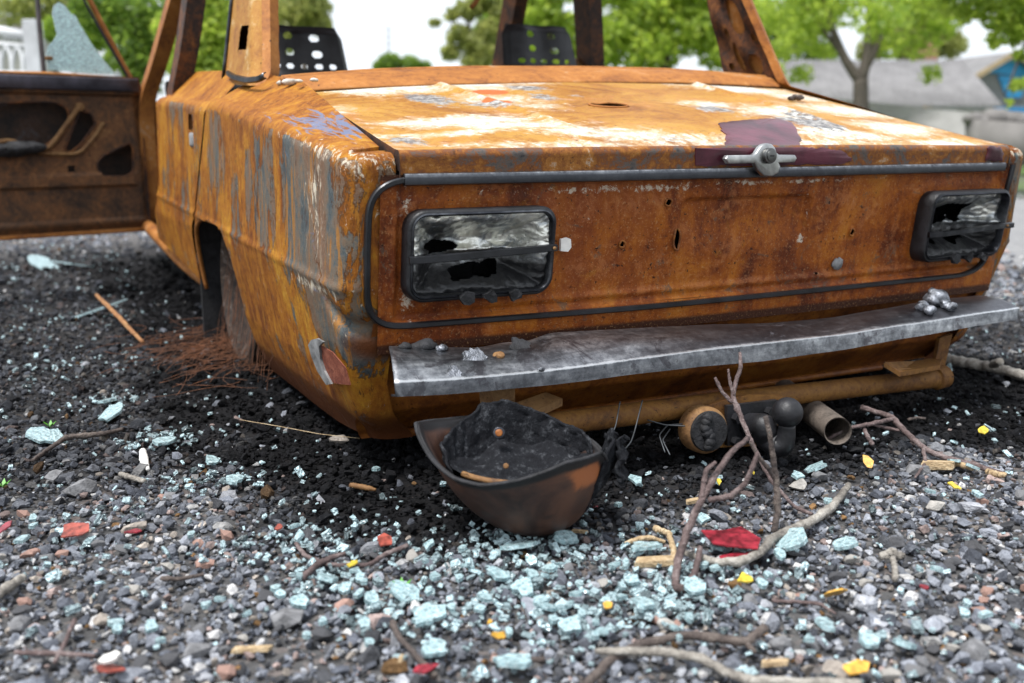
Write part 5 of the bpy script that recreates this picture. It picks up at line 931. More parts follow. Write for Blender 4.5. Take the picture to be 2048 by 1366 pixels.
stick('leaning_twig', [[(1625, 1026, 5, .012), (1590, 1015, 5, ('d', 1.46)), (1545, 965, 6, ('d', 1.47)), (1510, 900, 6, ('d', 1.49)), (1484, 840, 7, ('d', 1.51)), (1466, 795, 7, ('d', 1.52)), (1470, 765, 6, ('d', 1.53)), (1482, 735, 6, ('d', 1.54)), (1480, 705, 4, ('d', 1.55))], [(1464, 805, 6, ('d', 1.52)), (1445, 785, 5, ('d', 1.52)), (1430, 755, 4, ('d', 1.52))], [(1467, 790, 5, ('d', 1.52)), (1460, 765, 4, ('d', 1.52)), (1456, 738, 3, ('d', 1.52))]], M['redbark'], 'slender red brown twig leaning against the bumper edge', 'twig', 4)
stick('fallen_branch', [[(1722, 814, 8, .05), (1760, 826, 7, .045), (1785, 836, 8, .045), (1815, 868, 8, .03), (1850, 898, 8, .02), (1890, 915, 8, .014), (1945, 928, 8, .012), (2012, 950, 7, .010)], [(1788, 838, 6, .045), (1745, 848, 6, .045), (1700, 856, 5, .04), (1652, 880, 4, .02)], [(1725, 852, 5, .04), (1735, 875, 6, .025), (1745, 890, 7, .012)], [(1745, 850, 4, .04), (1780, 858, 5, .03), (1800, 862, 4, .03)], [(1846, 897, 5, .02), (1852, 925, 5, .014), (1830, 958, 3, .010)]], M['redbark'], 'branched grey twig on the soot right of the exhaust pipe', 'branch', 5)
stick('stripped_stick', [[(1190, 1296, 8, .02), (1250, 1297, 12, .022), (1330, 1300, 13, .022), (1400, 1310, 13, .02), (1450, 1338, 13, .018), (1500, 1358, 15, .016), (1600, 1362, 15, .014), (1720, 1368, 13, .012)]], M['pale'], 'pale stripped stick lying along the bottom edge', 'stick', 6)
stick('bent_stick', [[(1160, 1380, 14, .012), (1215, 1318, 13, .013), (1280, 1284, 12, .014), (1370, 1266, 12, .016), (1440, 1272, 12, .016), (1492, 1282, 12, .016), (1530, 1250, 13, .02)], [(1490, 1280, 9, .016), (1512, 1300, 6, .012)]], M['darkbark'], 'brown bent stick passing beneath the pale stripped stick', 'stick', 7)
stick('dark_twig', [[(784, 1245, 9, .014), (800, 1280, 8, .014), (825, 1305, 8, .012), (848, 1330, 9, .012), (870, 1352, 11, .012)]], M['darkbark'], 'short dark brown twig in the foreground left of centre', 'twig', 8)
stick('crooked_twig', [[(65, 920, 5, .012), (100, 895, 6, .014), (130, 875, 7, .018), (165, 872, 7, .018), (205, 868, 7, .016), (245, 858, 5, .014)]], M['darkbark'], 'crooked dark twig on the left gravel above the stones', 'twig', 9)
stick('knobbly_twig', [[(604, 1160, 9, .012), (630, 1135, 9, .014), (662, 1118, 8, .016), (690, 1108, 6, .018)], [(592, 1088, 6, .012), (612, 1115, 6, .012), (655, 1132, 6, .012), (700, 1133, 6, .012), (740, 1132, 6, .012), (765, 1112, 7, .014), (815, 1090, 6, .018)]], M['redbark'], 'reddish forked twig lying left of the helmet amid glass', 'twig', 10)
stick('short_stick', [[(-20, 1200, 13, .012), (10, 1175, 13, .012), (45, 1152, 12, .012)]], M['pale'], 'short tan stick end at the left edge', 'stick', 11)
stick('short_stick', [[(240, 948, 7, .012), (262, 955, 7, .011), (290, 962, 7, .010)]], M['pale'], 'short pale stick on the left near the bone-like chip', 'stick', 12)
stick('mossy_log', [[(1870, 716, 15, .02), (1905, 722, 15, .02), (1960, 730, 14, .02), (2010, 740, 14, .02), (2070, 758, 13, .02)], [(1985, 730, 10, .035), (2000, 722, 11, .06)]], M['pale'], 'mossy pale log lying beyond the right end of the bumper', 'log', 13)
stick('thin_twig', [[(1545, 1200, 5, .012), (1600, 1204, 5, .012), (1640, 1208, 5, .012), (1672, 1228, 3, .010)]], M['redbark'], 'thin straight brown twig left of the amber lens chip', 'twig', 14)
stick('short_stick', [[(1005, 1313, 8, .012), (1045, 1316, 8, .012), (1090, 1312, 7, .012)]], M['darkbark'], 'short brown stick above the big glass shard at the bottom edge', 'stick', 15)
stick('curled_bark', [[(1250, 1084, 6, .012), (1280, 1073, 7, .018), (1305, 1072, 7, .018), (1330, 1080, 5, .012)]], M['wood'], 'curled strip of pale bark right of the helmet', 'bark', 16)
stick('tan_twig', [[(1338, 1062, 8, .012), (1344, 1085, 8, .012), (1350, 1112, 8, .010)], [(1338, 1062, 8, .012), (1318, 1056, 9, .012), (1310, 1052, 9, .012)]], M['wood'], 'tan elbow-shaped twig beside the curled bark', 'twig', 17)
stick('stub', [[(1760, 1112, 10, .012), (1785, 1106, 14, .014), (1808, 1112, 10, .012)], [(1786, 1115, 8, .014), (1790, 1135, 8, .012), (1790, 1158, 8, .010)]], M['pale'], 'mossy T-shaped stub of branch on the right gravel', 'stub', 18)
stick('brown_twig', [[(322, 1156, 6, .012), (360, 1158, 6, .012), (408, 1148, 5, .013)]], M['darkbark'], 'small dark twig between the pale pink stone and the glass', 'twig', 19)
stick('tan_strip', [[(193, 590, 5, .06), (225, 622, 6, .045), (262, 662, 6, .02), (286, 686, 5, .012)]], bark('tan_strip', [(.20, .08, .03), (.33, .15, .055), (.42, .24, .10)]), 'long tan strip of wood standing out on the soot beside the car', 'strip', 20)
stick('short_stick', [[(1895, 922, 7, .012), (1920, 928, 7, .012), (1945, 936, 7, .012)]], M['wood'], 'short peeled stick behind the split wood block', 'stick', 21)
stick('short_stick', [[(1975, 942, 8, .012), (1990, 948, 8, .012), (2010, 950, 8, .012)]], M['wood'], 'thick tan stick end at the tip of the right branch', 'stick', 22)
stick('dark_twig', [[(1816, 840, 4, .012), (1835, 836, 4, .014), (1850, 838, 4, .012)]], M['darkbark'], 'small dark twig on the soot right of the forked branch', 'twig', 23)
stick('red_twig', [[(110, 1330, 6, .012), (130, 1290, 6, .012), (150, 1240, 7, .014)], [(30, 1310, 7, .012), (120, 1312, 7, .012), (190, 1316, 6, .012)]], M['redbark'], 'dull red twig in the bottom left corner', 'twig', 24)
stick('thin_stalk', [[(480, 838, .9, .02), (560, 852, .9, .025), (640, 868, .9, .02), (720, 876, .9, .012)]], M['wood'], 'thin straw stalk lying on the soot under the rear corner', 'stalk', 25)
def splint(u, v, L, wd, h, ang, label, seed, nm='wood_splinter', cat='wood'):
    c = G(u, v, h); d = np.dot(c-CAMP, _fw)/FPX; V, F = box((0, 0, 0), (L*d, wd*d, wd*d*.7), None, wd*d*.12, 1); rg = np.random.default_rng(seed); V = V+rg.normal(0, wd*d*.05, V.shape); V[:, 0] += V[:, 1]*.5
    o = obj(nm, V@rotz(ang-YAW).T+c+np.array([0, 0, wd*d*.3]), F, M['wood'], None, smooth=False); tag(o, label, cat)
splint(1312, 1130, 86, 24, .006, .15, 'split pale wood splinter left of the upright twig', 1)
splint(1876, 936, 66, 22, .006, -.05, 'split pale wood block on the right soot beside the branch', 2)
splint(505, 1302, 74, 15, .006, .1, 'yellowish wood splinter low in the left foreground', 3)
splint(800, 1335, 14, 34, .006, .3, 'upright pale wood chip beside the dark twig', 4)
splint(1385, 1005, 30, 12, .006, .4, 'pale wood chip behind the upright twig', 5)
splint(1160, 1065, 30, 8, .006, -.3, 'little wood chip at the right foot of the helmet', 6)
splint(1550, 1330, 56, 16, .006, .1, 'broken piece of pale wood near the crossed sticks', 7)
stick('bone_like_chip', [[(285, 902, 8, .014), (290, 918, 9, .014), (296, 940, 5, .010)], [(285, 902, 8, .014), (284, 922, 6, .012), (288, 936, 4, .010)]], M['white'], 'bone-like white chip on the left gravel below the glass clump', 'chip', 26)
stick('rusty_scrap', [[(700, 968, 7, .012), (730, 972, 8, .012), (752, 976, 4, .010)]], M['bracket'], 'rusty scrap of metal on the soot left of the helmet', 'scrap', 27)
# rusted steel cords of the burnt tyre
ps = []
for i in range(190):
    rg = np.random.default_rng(2000+i); c = np.array(G(430, 705, .012))+np.array([rg.normal(0, .085), rg.normal(0, .16), abs(rg.normal(0, .010))]); L = rg.uniform(.12, .30); a = rg.normal(.5, .5); bnd = rg.normal(0, 2.5); t_ = np.linspace(-.5, .5, 9)*L
    P = np.stack([c[0]+np.cos(a+bnd*t_)*t_*.8, c[1]+np.sin(a+bnd*t_)*t_, c[2]+.02*np.exp(-(t_/L*3)**2)*rg.random()+0*t_], -1); P[:, 2] = np.maximum(P[:, 2], .006); P[:, 0] = np.minimum(P[:, 0], -.60)
    ps.append(tube(P, .0007, 3, False))
V, F = join(ps); o = obj('tyre_wire_tangle', V, F, M['wire'], None); tag(o, 'tangle of rust brown steel cords from the burnt tyre beside the wheel', 'wire tangle')
ps = []
for i in range(40):
    rg = np.random.default_rng(2300+i); y0 = rg.uniform(.70, 1.15); P = np.stack([np.linspace(-.66, -.72, 8)+rg.normal(0, .01), y0+np.cumsum(rg.normal(0, .012, 8)), np.linspace(.34, .03, 8)+rg.normal(0, .01, 8)], -1); ps.append(tube(P, .0006, 3, False))
V, F = join(ps); obj('hanging_cords', V, F, M['wire'], CAR)
def wires(paths, nm, label=None, parent=None, r=.0012, mat='wirec'):
    ps = [tube(interp(np.array([AD(u, v, d) for u, v, d in p]), 26), r, 5) for p in paths]; V, F = join(ps); o = obj(nm, V, F, M[mat], parent)
    if label: tag(o, label, 'wire')
    return o
wires([[(1240, 803, 1.60), (1232, 850, 1.58), (1212, 900, 1.55)], [(1285, 800, 1.61), (1270, 860, 1.59), (1262, 885, 1.57), (1215, 935, 1.52)]], 'burnt_wire', parent=TOW)
wires([[(1295, 840, 1.64), (1330, 850, 1.64), (1370, 852, 1.64)], [(1330, 905, 1.62), (1318, 870, 1.64), (1335, 850, 1.66), (1365, 848, 1.66)], [(1340, 910, 1.62), (1325, 880, 1.64), (1340, 858, 1.66)]], 'burnt_wire', parent=TOW)
b0 = np.dot(bump_pt(1480, 668)-CAMP, _fw)
wires([[(1425, 660, b0+.02), (1470, 640, b0), (1530, 632, b0-.01), (1552, 650, b0-.015), (1545, 672, b0-.02), (1500, 690, b0-.03), (1465, 708, b0-.05)], [(1552, 648, b0-.01), (1575, 645, b0), (1597, 638, b0)], [(1530, 665, b0-.02), (1552, 660, b0-.02), (1556, 640, b0-.01)], [(1545, 672, b0-.022), (1505, 694, b0-.035), (1470, 716, b0-.06)]], 'burnt_wire', 'thin burnt wire tangled on top of the dented bumper', r=.0009)
ps = [lump(LP(u, v)+np.array([0, .0, .006+.0]), r, 70+i, (1.4, .9, .8), 3) for i, (u, v, r) in enumerate([(1582, 208, .007), (1590, 206, .007), (1598, 207, .009), (1588, 204, .005)])]
pl_ = np.array([lid_surf(np.array(LP(1590, 207)[0]), np.array(LP(1590, 207)[1])), 0]); 
V, F = join(ps); V[:, 2] += float(pl_[0])-LP(1590, 207)[2]; o = obj('charred_catkin', V, F, M['darkbark'], None); tag(o, 'dark curled catkin lying on the ashy boot lid', 'catkin')
for (u, v, lab) in [(100, 854, 'green sprout at the far left gravel'), (805, 1178, 'green sprout beside the oval glass shard'), (6, 974, 'green sprout at the left edge')]:
    c = G(u, v, .01); ps = []
    for k in range(5):
        a = k*1.3; L = .012; d = np.array([math.cos(a), math.sin(a), .9]); s_ = np.array([-math.sin(a), math.cos(a), 0])*.003
        ps.append(slab([c, c+d*L*.5+s_, c+d*L, c+d*L*.5-s_], np.cross(d, s_), .0006))
    V, F = join(ps); o = obj('green_sprout', V, F, M['sprout'], None, smooth=False); tag(o, lab, 'sprout')
# ================================================================= BACKGROUND
def leafmat(name, a, b, tr=.55):
    m = bpy.data.materials.new(name); m.use_nodes = True; t = m.node_tree; t.nodes.clear(); N = t.nodes.new; o = N('ShaderNodeOutputMaterial'); mx = N('ShaderNodeMixShader'); d = N('ShaderNodeBsdfPrincipled'); tl = N('ShaderNodeBsdfTranslucent'); at = N('ShaderNodeAttribute'); at.attribute_name = 'tint'
    r = N('ShaderNodeMix'); r.data_type = 'RGBA'; r.inputs[6].default_value = (*a, 1); r.inputs[7].default_value = (*b, 1); L = t.links.new; L(at.outputs['Fac'], r.inputs[0]); L(r.outputs[2], d.inputs['Base Color']); h = N('ShaderNodeHueSaturation'); h.inputs['Value'].default_value = 2.3; h.inputs['Hue'].default_value = .49; L(r.outputs[2], h.inputs['Color']); L(h.outputs[0], tl.inputs[0]); d.inputs['Roughness'].default_value = .5
    mx.inputs[0].default_value = tr; L(d.outputs[0], mx.inputs[1]); L(tl.outputs[0], mx.inputs[2]); L(mx.outputs[0], o.inputs[0]); return m
LM = [leafmat('spring_leaf', (.10, .18, .02), (.26, .35, .05)), leafmat('fresh_leaf', (.13, .21, .025), (.36, .44, .075)), leafmat('deep_leaf', (.06, .12, .02), (.20, .29, .045)), leafmat('olive_leaf', (.14, .17, .045), (.32, .34, .11))]
def leaves(centres, radii, n, size, seed, flat=.8):
    rg = np.random.default_rng(seed); k = rg.choice(len(centres), n, p=np.array(radii)**2/np.sum(np.array(radii)**2)); d = rg.normal(size=(n, 3)); d /= np.linalg.norm(d, axis=1)[:, None]
    c = np.asarray(centres)[k]+d*(np.asarray(radii)[k]*rg.random(n)**.45)[:, None]*np.array([1, 1, flat]); s = size*np.exp(rg.normal(0, .25, n)); a = rg.normal(size=(n, 3)); a /= np.linalg.norm(a, axis=1)[:, None]; b = np.cross(a, rg.normal(size=(n, 3))); b /= np.linalg.norm(b, axis=1)[:, None]
    V = np.stack([c-a*s[:, None], c+b*s[:, None]*.45, c+a*s[:, None], c-b*s[:, None]*.45], 1).reshape(-1, 3); F = [(4*i, 4*i+1, 4*i+2, 4*i+3) for i in range(n)]; ti = np.repeat(np.clip(rg.random(n)*.8+.2*rg.random(len(centres))[k], 0, 1), 4); return V, F, ti
def tree(name, label, base, limbs, clumps, nl, size, lm, seed, flat=.8, group=None, tr=.12):
    nl = int(nl*1.25); size = size*.80; limbs = [[(*p[:3], p[3]*.78) for p in L] for L in limbs]
    t_ = thing(name, label, 'tree', base, group); B = np.array(base)
    ps = [tube(interp(np.c_[np.array([p[:3] for p in L])+B, [p[3] for p in L]], 16)[:, :3], interp(np.c_[np.array([p[:3] for p in L])+B, [p[3] for p in L]], 16)[:, 3], 9) for L in limbs]; V, F = join(ps); obj('trunk', V, F, M['tree_bark'], t_)
    V, F, ti = leaves([np.array(c[:3])+B for c in clumps], [c[3] for c in clumps], nl, size, seed, flat); obj('crown', V, F, LM[lm], t_, smooth=False, attrs={'tint': ti}); return t_
def at(u, v, dep): return AD(u, v, dep)
def gbase(u, dep): p = AD(u, 400, dep); return (float(p[0]), float(p[1]), 0.0)
def rel(base, u, v, dep): return tuple(AD(u, v, dep)-np.array(base))
# forked tree right of centre
D = 17; b = gbase(1722, D); R_ = lambda u, v, d=D: rel(b, u, v, d)
lim = [[(0, 0, -.1, .19), (*R_(1722, 200), .17), (*R_(1722, 160), .16)], [(*R_(1722, 165), .13), (*R_(1690, 120), .10), (*R_(1665, 60), .08), (*R_(1640, -40), .05)], [(*R_(1722, 165), .13), (*R_(1735, 110), .11), (*R_(1738, 40), .09), (*R_(1745, -60), .06)], [(*R_(1730, 140), .09), (*R_(1760, 80), .07), (*R_(1800, 20), .05)], [(*R_(1690, 120), .05), (*R_(1640, 50), .04), (*R_(1600, 0), .03)]]
rg = np.random.default_rng(5); cl = [(*R_(u, v, D+dz), r) for u, v, dz, r in [(1620, 30, 0, .55), (1680, 10, 1, .5), (1760, 30, -1, .55), (1820, 20, 0, .5), (1840, 90, .5, .35), (1590, 80, 0, .35), (1880, 50, 0, .4), (1700, -60, 0, .8), (1800, -80, 0, .8), (1600, -60, 0, .7), (1560, 30, 1, .45), (1545, 110, 1, .30), (1600, 150, 1.5, .25), (1860, 150, .5, .22), (1780, 95, 0, .28), (1900, -40, 0, .6), (1640, 100, .5, .22)]]
tree('forked_tree', 'forked tree with bare lower trunk standing behind the right of the boot lid', b, lim, cl, 5200, .085, 1, 1)
# leafy mass between the far pillars
D = 21; b = gbase(1330, D); R_ = lambda u, v, d=D: rel(b, u, v, d)
tree('broad_tree', 'dense bright green tree seen between the right front pillar and rear pillar', b, [[(0, 0, -.1, .2), (*R_(1330, 100), .15), (*R_(1320, 0), .10)]], [(*R_(u, v), r) for u, v, r in [(1240, 60, .6), (1300, 100, .7), (1300, 20, .7), (1380, 60, .7), (1360, -40, .9), (1450, 100, .6), (1430, 20, .7), (1240, -30, .7), (1210, 110, .4), (1520, 40, .5), (1490, 130, .45), (1540, 150, .35)]], 9000, .11, 1, 2)
D = 26; b = gbase(1100, D); R_ = lambda u, v, d=D: rel(b, u, v, d)
tree('broad_tree', 'bright green tree filling the view behind the right seat back', b, [[(0, 0, -.1, .2), (*R_(1100, 100), .15), (*R_(1100, 0), .1)]], [(*R_(u, v), r) for u, v, r in [(1080, 30, .7), (1100, -40, .9), (1150, 60, .6), (1060, 110, .5), (1170, 110, .5), (1130, 120, .5), (1040, -20, .6)]], 5000, .12, 1, 3)
D = 24; b = gbase(938, D); R_ = lambda u, v, d=D: rel(b, u, v, d)
tree('slender_tree', 'thin airy tree against the white sky left of the far front pillar', b, [[(0, 0, -.1, .1), (*R_(940, 130), .08), (*R_(936, 60), .06), (*R_(940, -30), .04)], [(*R_(938, 90), .03), (*R_(900, 40), .02)], [(*R_(938, 80), .03), (*R_(980, 30), .02)]], [(*R_(u, v), r) for u, v, r in [(935, 20, .35), (920, 70, .35), (950, 90, .40), (980, 60, .35), (905, 30, .22), (870, 45, .15), (960, 10, .3), (990, 110, .35), (900, 105, .25), (950, 125, .35), (1000, 20, .3), (975, -10, .4)]], 3600, .10, 3, 4)
for (u, D, cl_, nl, lm, lab, nm) in [(800, 40, [(780, 125, .5), (820, 128, .45), (850, 132, .3), (760, 132, .3)], 1600, 2, 'low dark green bush on the skyline beyond the boot', 'far_bush'), (990, 36, [(960, 125, .35), (1000, 125, .3)], 700, 3, 'small far bush at the foot of the thin airy tree', 'far_bush'), (610, 22, [(590, 30, .6), (620, 20, .5), (640, 50, .3), (570, 70, .5), (600, -30, .6)], 2600, 3, 'olive green tree just right of the left rear pillar', 'olive_tree')]:
    b = gbase(u, D); R_ = lambda u, v, d=D: rel(b, u, v, d)
    tree(nm, lab, b, [[(0, 0, -.1, .12), (*R_(u, cl_[0][1]+10), .08), (*R_(u, cl_[0][1]-10), .05)]], [(*R_(*c[:2]), c[2]) for c in cl_], nl, .11, lm, u)
for (u, D, cl_, nl, lm, lab) in [(1480, 30, [(1420, 60, .9), (1500, 90, .8), (1580, 60, .9), (1560, 120, .6), (1480, 20, 1.0), (1640, 110, .6), (1620, 30, .9)], 8000, 0, 'pale green tree farther off between the rear pillar and the forked tree'), (1860, 34, [(1780, 60, .8), (1850, 70, .8), (1820, 110, .5), (1900, 90, .6), (1860, 20, .9), (1740, 100, .5)], 6000, 3, 'hazy olive tree rising behind the grey roofs'), (1010, 34, [(990, 60, .8), (1030, 90, .8), (1070, 40, .9), (1000, 110, .5)], 4500, 0, 'pale green tree behind the far front pillar')]:
    b = gbase(u, D); R_ = lambda u, v, d=D: rel(b, u, v, d)
    tree('background_tree', lab, b, [[(0, 0, -.1, .2), (*R_(u, 150), .14), (*R_(u, 40), .08)]], [(*R_(*c[:2]), c[2]) for c in cl_], nl, .12, lm, u+3)
b = gbase(690, 22); R_ = lambda u, v, d=22: rel(b, u, v, d)
# bushes beyond the open door
for (u, D, cl_, nl, lm, lab) in [(390, 11, [(400, 20, .35), (420, 80, .35), (380, 120, .3), (440, 130, .25), (440, 40, .3), (360, 60, .3), (410, -40, .4), (430, 180, .25), (390, 175, .25)], 6500, 1, 'bright leafy bush between the left pillars of the car'), (260, 13, [(230, 30, .4), (270, 80, .4), (250, 140, .35), (290, 20, .45), (300, 120, .35), (200, -10, .4), (330, 60, .4), (180, 30, .3), (280, 170, .3)], 7000, 2, 'deep green bush behind the broken door window'), (110, 17, [(60, 10, .5), (110, 5, .5), (150, 20, .45), (20, 10, .5), (100, -30, .6)], 4500, 3, 'olive tree above the white fence'), (150, 14, [(115, 60, .25), (150, 90, .3), (185, 70, .3)], 2500, 0, 'green shrub between the fence post and the glass')]:
    b = gbase(u, D); R_ = lambda u, v, d=D: rel(b, u, v, d)
    tree('leafy_bush', lab, b, [[(0, 0, -.1, .05), (*R_(u, 150), .04), (*R_(u, 40), .02)]], [(*R_(*c[:2]), c[2]) for c in cl_], nl, .055, lm, u+7)
# overhanging bough at the top right
D = 9; b = gbase(2180, D); R_ = lambda u, v, d=D: rel(b, u, v, d)
tree('overhanging_tree', 'large-leaved tree whose bough hangs into the top right corner', b, [[(0, 0, -.1, .14), (*R_(2180, 100), .12), (*R_(2150, -150), .10)], [(*R_(2150, -100), .05), (*R_(2060, -20), .03), (*R_(1960, 20), .015)], [(*R_(2150, -60), .04), (*R_(2060, 60), .02), (*R_(2010, 190), .008)]], [(*R_(u, v), r) for u, v, r in [(1960, 10, .16), (2000, 30, .18), (2040, 10, .2), (1930, 30, .1), (2030, 70, .12), (1990, 80, .09), (2040, 110, .07), (2035, 170, .08), (2015, 205, .05), (1900, 10, .12), (2080, 40, .3), (2100, 160, .2), (2000, -60, .4), (1900, -60, .35)]], 3200, .055, 1, 12)
# house with the blue gable
hm = lambda nm, c, **k: plain(nm, c, .8, 0, .15, 3, **k)
ROOF = hm('weathered_grey_slates', (.20, .195, .195)); BLUE = plain('bright_blue_boards', (.03, .27, .55), .6, 0, .12, 2); WALLM = hm('pale_rendered_wall', (.34, .33, .31))
D = 30; hb = gbase(1985, D); HS = thing('house', 'grey roofed village house with a bright blue boarded gable', 'house', hb)
c0 = np.array(hb); rx3 = np.array([_rt[0], _rt[1], 0]); fx3 = np.array([_fw[0], _fw[1], 0])/np.hypot(_fw[0], _fw[1])
ca, sa = math.cos(.15), math.sin(.15); hx_ = rx3*ca+fx3*sa; hy_ = -rx3*sa+fx3*ca     # gable faces right-forward of the viewer
def HP(a, b_, z): return c0+hx_*a+hy_*b_+np.array([0, 0, z])
zr_, ze = float(AD(1985, 110, D)[2]), float(AD(1985, 205, D)[2])
V = [HP(-2.4, 0, 0), HP(2.4, 0, 0), HP(2.4, 6, 0), HP(-2.4, 6, 0), HP(-2.4, 0, ze), HP(2.4, 0, ze), HP(2.4, 6, ze), HP(-2.4, 6, ze)]; F = [(0, 1, 5, 4), (1, 2, 6, 5), (2, 3, 7, 6), (3, 0, 4, 7)]; obj('wall', V, F, WALLM, HS, smooth=False)
rf = []
for s in (-1, 1): V, F = slab([HP(0, -.35, zr_), HP(s*2.75, -.35, ze-.15), HP(s*2.75, 6.3, ze-.15), HP(0, 6.3, zr_)], (0, 0, 1), .10); obj('roof', V, F, ROOF, HS, smooth=False)
V, F = slab([HP(-2.3, -.02, ze), HP(2.3, -.02, ze), HP(0, -.02, zr_-.1)], hy_*-1, -.06); GB = obj('gable', V, F, ROOF, HS, smooth=False)
zm = zr_-.40*(zr_-ze); V, F = slab([HP(-.95, -.10, zm), HP(.95, -.10, zm-.12), HP(0, -.10, zr_-.12)], -hy_, -.05); obj('gable_boards', V, F, BLUE, HS, smooth=False)
V, F = slab([HP(.05, -.09, zm-.72), HP(.50, -.09, zm-.72), HP(.75, -.09, zm-.10), HP(-.30, -.09, zm-.10)], -hy_, -.05); obj('gable_boards', V, F, BLUE, HS, smooth=False)
for s in (-1, 1): V, F = slab([HP(s*.05, -.40, zr_+.02), HP(s*2.75, -.40, ze-.13), HP(s*2.75, -.40, ze-.30), HP(s*.05, -.40, zr_-.16)], -hy_, -.04); obj('barge_board', V, F, hm('tan_barge_board', (.40, .30, .18)), HS, smooth=False)
V, F = box(HP(.2, -.12, .9), (1.0, .06, .9), rotz(math.atan2(hx_[1], hx_[0]))); wd_ = obj('window', V, F, BLUE, HS, smooth=False); V, F = box(HP(.2, -.17, .9), (.8, .02, .7), rotz(math.atan2(hx_[1], hx_[0]))); obj('pane', V, F, plain('dark_window_glass', (.03, .035, .04), .1), wd_, smooth=False)
V, F = box(HP(-.6, 3.2, zr_+.1), (.45, .45, .9), rotz(math.atan2(hx_[1], hx_[0]))); obj('chimney', V, F, hm('brick_chimney', (.33, .17, .11)), HS, smooth=False)
V, F = box(HP(.0, -.5, ze-.36), (5.2, .10, .14), rotz(math.atan2(hx_[1], hx_[0]))); obj('blue_fascia', V, F, BLUE, HS, smooth=False)
# long low building with a corrugated grey roof
D = 24; lb = gbase(1770, D); LB = thing('long_shed', 'long low shed with grey corrugated roof behind the forked tree', 'building', lb)
zt_, zb_ = float(AD(1770, 122, D+2)[2]), float(AD(1770, 210, D-1)[2]); c1 = np.array(lb)
def SP(a, b_, z): return c1+rx3*a+fx3*b_+np.array([0, 0, z])
nu = 240; a_ = np.linspace(-2.6, 2.6, nu); A = np.stack([[SP(x, 0, zb_+.03*math.sin(x*42)) for x in a_], [SP(x, 2.4, zt_+.03*math.sin(x*42)) for x in a_]], 1); V, F = grid(A[..., 0], A[..., 1], A[..., 2]); o = obj('corrugated_roof', V, F, ROOF, LB); md = o.modifiers.new('t', 'SOLIDIFY'); md.thickness = .02
V, F = box(SP(0, 1.5, zb_/2-.05), (5.0, 2.4, zb_-.1), rotz(math.atan2(rx3[1], rx3[0]))); obj('wall', V, F, WALLM, LB, smooth=False)
# low concrete wall and rubble along the road side
D = 19; V, F = slab([AD(1640, 195, D)*np.array([1, 1, 1]), AD(1990, 232, D-2), AD(2120, 250, D-3), AD(2120, 330, D-3), AD(1640, 330, D)], -fx3, -.25); o = obj('concrete_wall', V, F, hm('pale_concrete', (.24, .235, .225)), None, smooth=False); tag(o, 'low pale concrete wall running in front of the shed on the right', 'wall')
ps = [lump(AD(1950+i*14, 238+RNG.uniform(-4, 10), 14), RNG.uniform(.10, .2), 880+i, (1.2, 1, .7), 2) for i in range(12)]
for i, (V, F) in enumerate(ps): V[:, 2] -= max(V[:, 2].min()-0, 0)*0; 
V, F = join(ps+[slab([AD(1930, 240, 14.1), AD(2120, 255, 14.1), AD(2120, 330, 14.1), AD(1930, 330, 14.1)], -fx3, -.5)]); o = obj('rubble_bank', V, F, hm('rubble', (.16, .15, .14)), None); tag(o, 'dark rubble bank below the blue gabled house', 'rubble')
# mast
mb = gbase(777, 60); V, F = join([tube([np.array(mb), AD(777, 50, 60)], [.16, .06], 8)]+[tube([AD(772, 60+14*i, 60), AD(782, 60+14*i, 60)], .05, 6) for i in range(4)]); o = obj('mast', V, F, plain('grey_mast', (.3, .32, .34), .5), None); tag(o, 'thin grey radio mast on the horizon above the boot lid', 'mast')
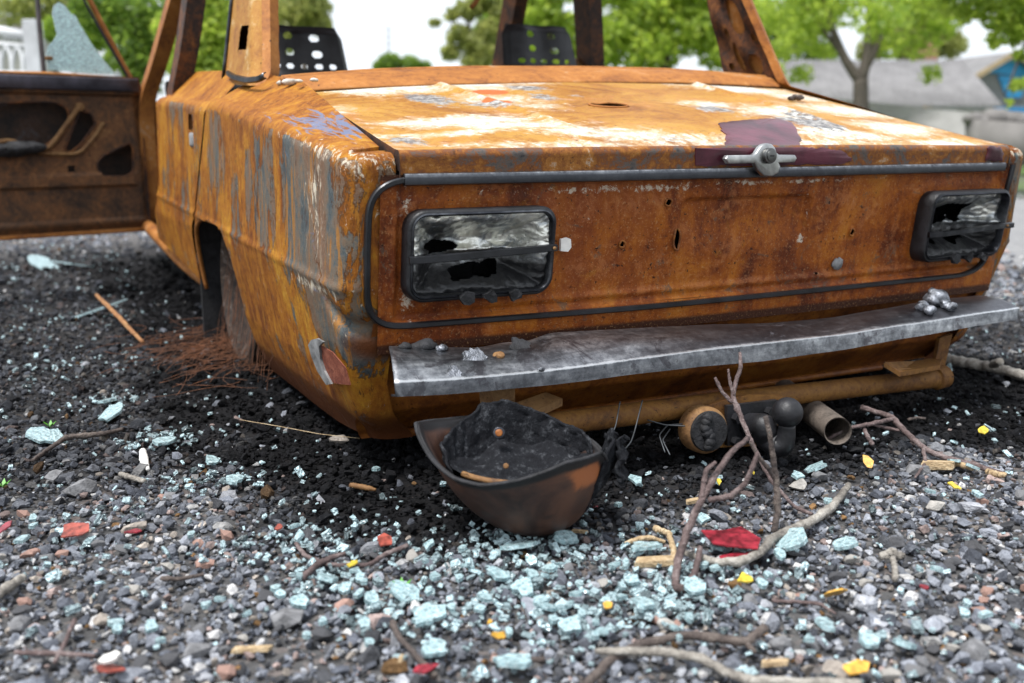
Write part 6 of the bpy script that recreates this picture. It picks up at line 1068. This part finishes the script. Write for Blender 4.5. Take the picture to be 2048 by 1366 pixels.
# ornamental concrete fence and a roof behind it
FM = hm('white_concrete', (.55, .56, .57)); D = 9.0; fb = gbase(20, D); FN = thing('concrete_fence', 'white ornamental concrete fence with arched openings seen past the open door', 'fence', fb)
def FP(u, v): return AD(u, v, D+(40-u)*.002)
V, F = tube([FP(-120, 48), FP(0, 62), FP(62, 74)], .045, 8); obj('top_rail', V, F, FM, FN)
V, F = tube([FP(-120, 82), FP(0, 88), FP(62, 93)], .022, 8); obj('rail', V, F, FM, FN)
V, F = tube([FP(-120, 150), FP(62, 150)], .04, 8); obj('bottom_rail', V, F, FM, FN)
for u in (74,): p = FP(u, 150); zt2 = FP(u, 42)[2]; V, F = box((p[0], p[1], zt2/2), (.13, .13, zt2), rotz(-YAW), .01); obj('post', V, F, FM, FN, smooth=False)
for i in range(8):
    u = -108+i*22
    P = [FP(u, 150), FP(u+1, 122), FP(u+5, 103), FP(u+11, 92)]; P2 = [FP(u+22, 150), FP(u+21, 122), FP(u+17, 103), FP(u+11, 92)]
    for Q in (P, P2): V, F = tube(interp(np.array(Q), 12), .018, 6); obj('arch', V, F, FM, FN)
    V, F = tube([FP(u+4, 80), FP(u+11, 72), FP(u+18, 80)], .014, 6); obj('scallop', V, F, FM, FN)
V, F = box((*(np.array(gbase(10, 8.9))[:2]), FP(0, 152)[2]/2), (2.2, .14, FP(0, 152)[2]), rotz(-YAW)); obj('plinth', V, F, FM, FN, smooth=False)
BR = hm('brown_slate', (.085, .075, .072)); sb = gbase(20, 24); SB = thing('brown_outbuilding', 'dark brown roofed outbuilding behind the white fence', 'building', sb); z1_, z2_ = AD(20, 62, 24)[2], AD(20, 22, 24)[2]; c2 = np.array(sb)
V, F = slab([c2+rx3*-3+np.array([0, 0, z1_]), c2+rx3*.9+np.array([0, 0, z1_-.05]), c2+rx3*.9+fx3*1.5+np.array([0, 0, z2_-.05]), c2+rx3*-3+fx3*1.5+np.array([0, 0, z2_])], (0, -.4, 1), .08); obj('roof', V, F, BR, SB, smooth=False)
V, F = box(c2-rx3*1.0+fx3*.9+np.array([0, 0, z1_/2]), (3.6, 1.4, z1_-.05), rotz(-YAW)); obj('wall', V, F, WALLM, SB, smooth=False)
print('objects', len(S.objects), 'tris', sum(len(o.data.loop_triangles) or len(o.data.polygons)*2 for o in S.objects if o.type == 'MESH'))
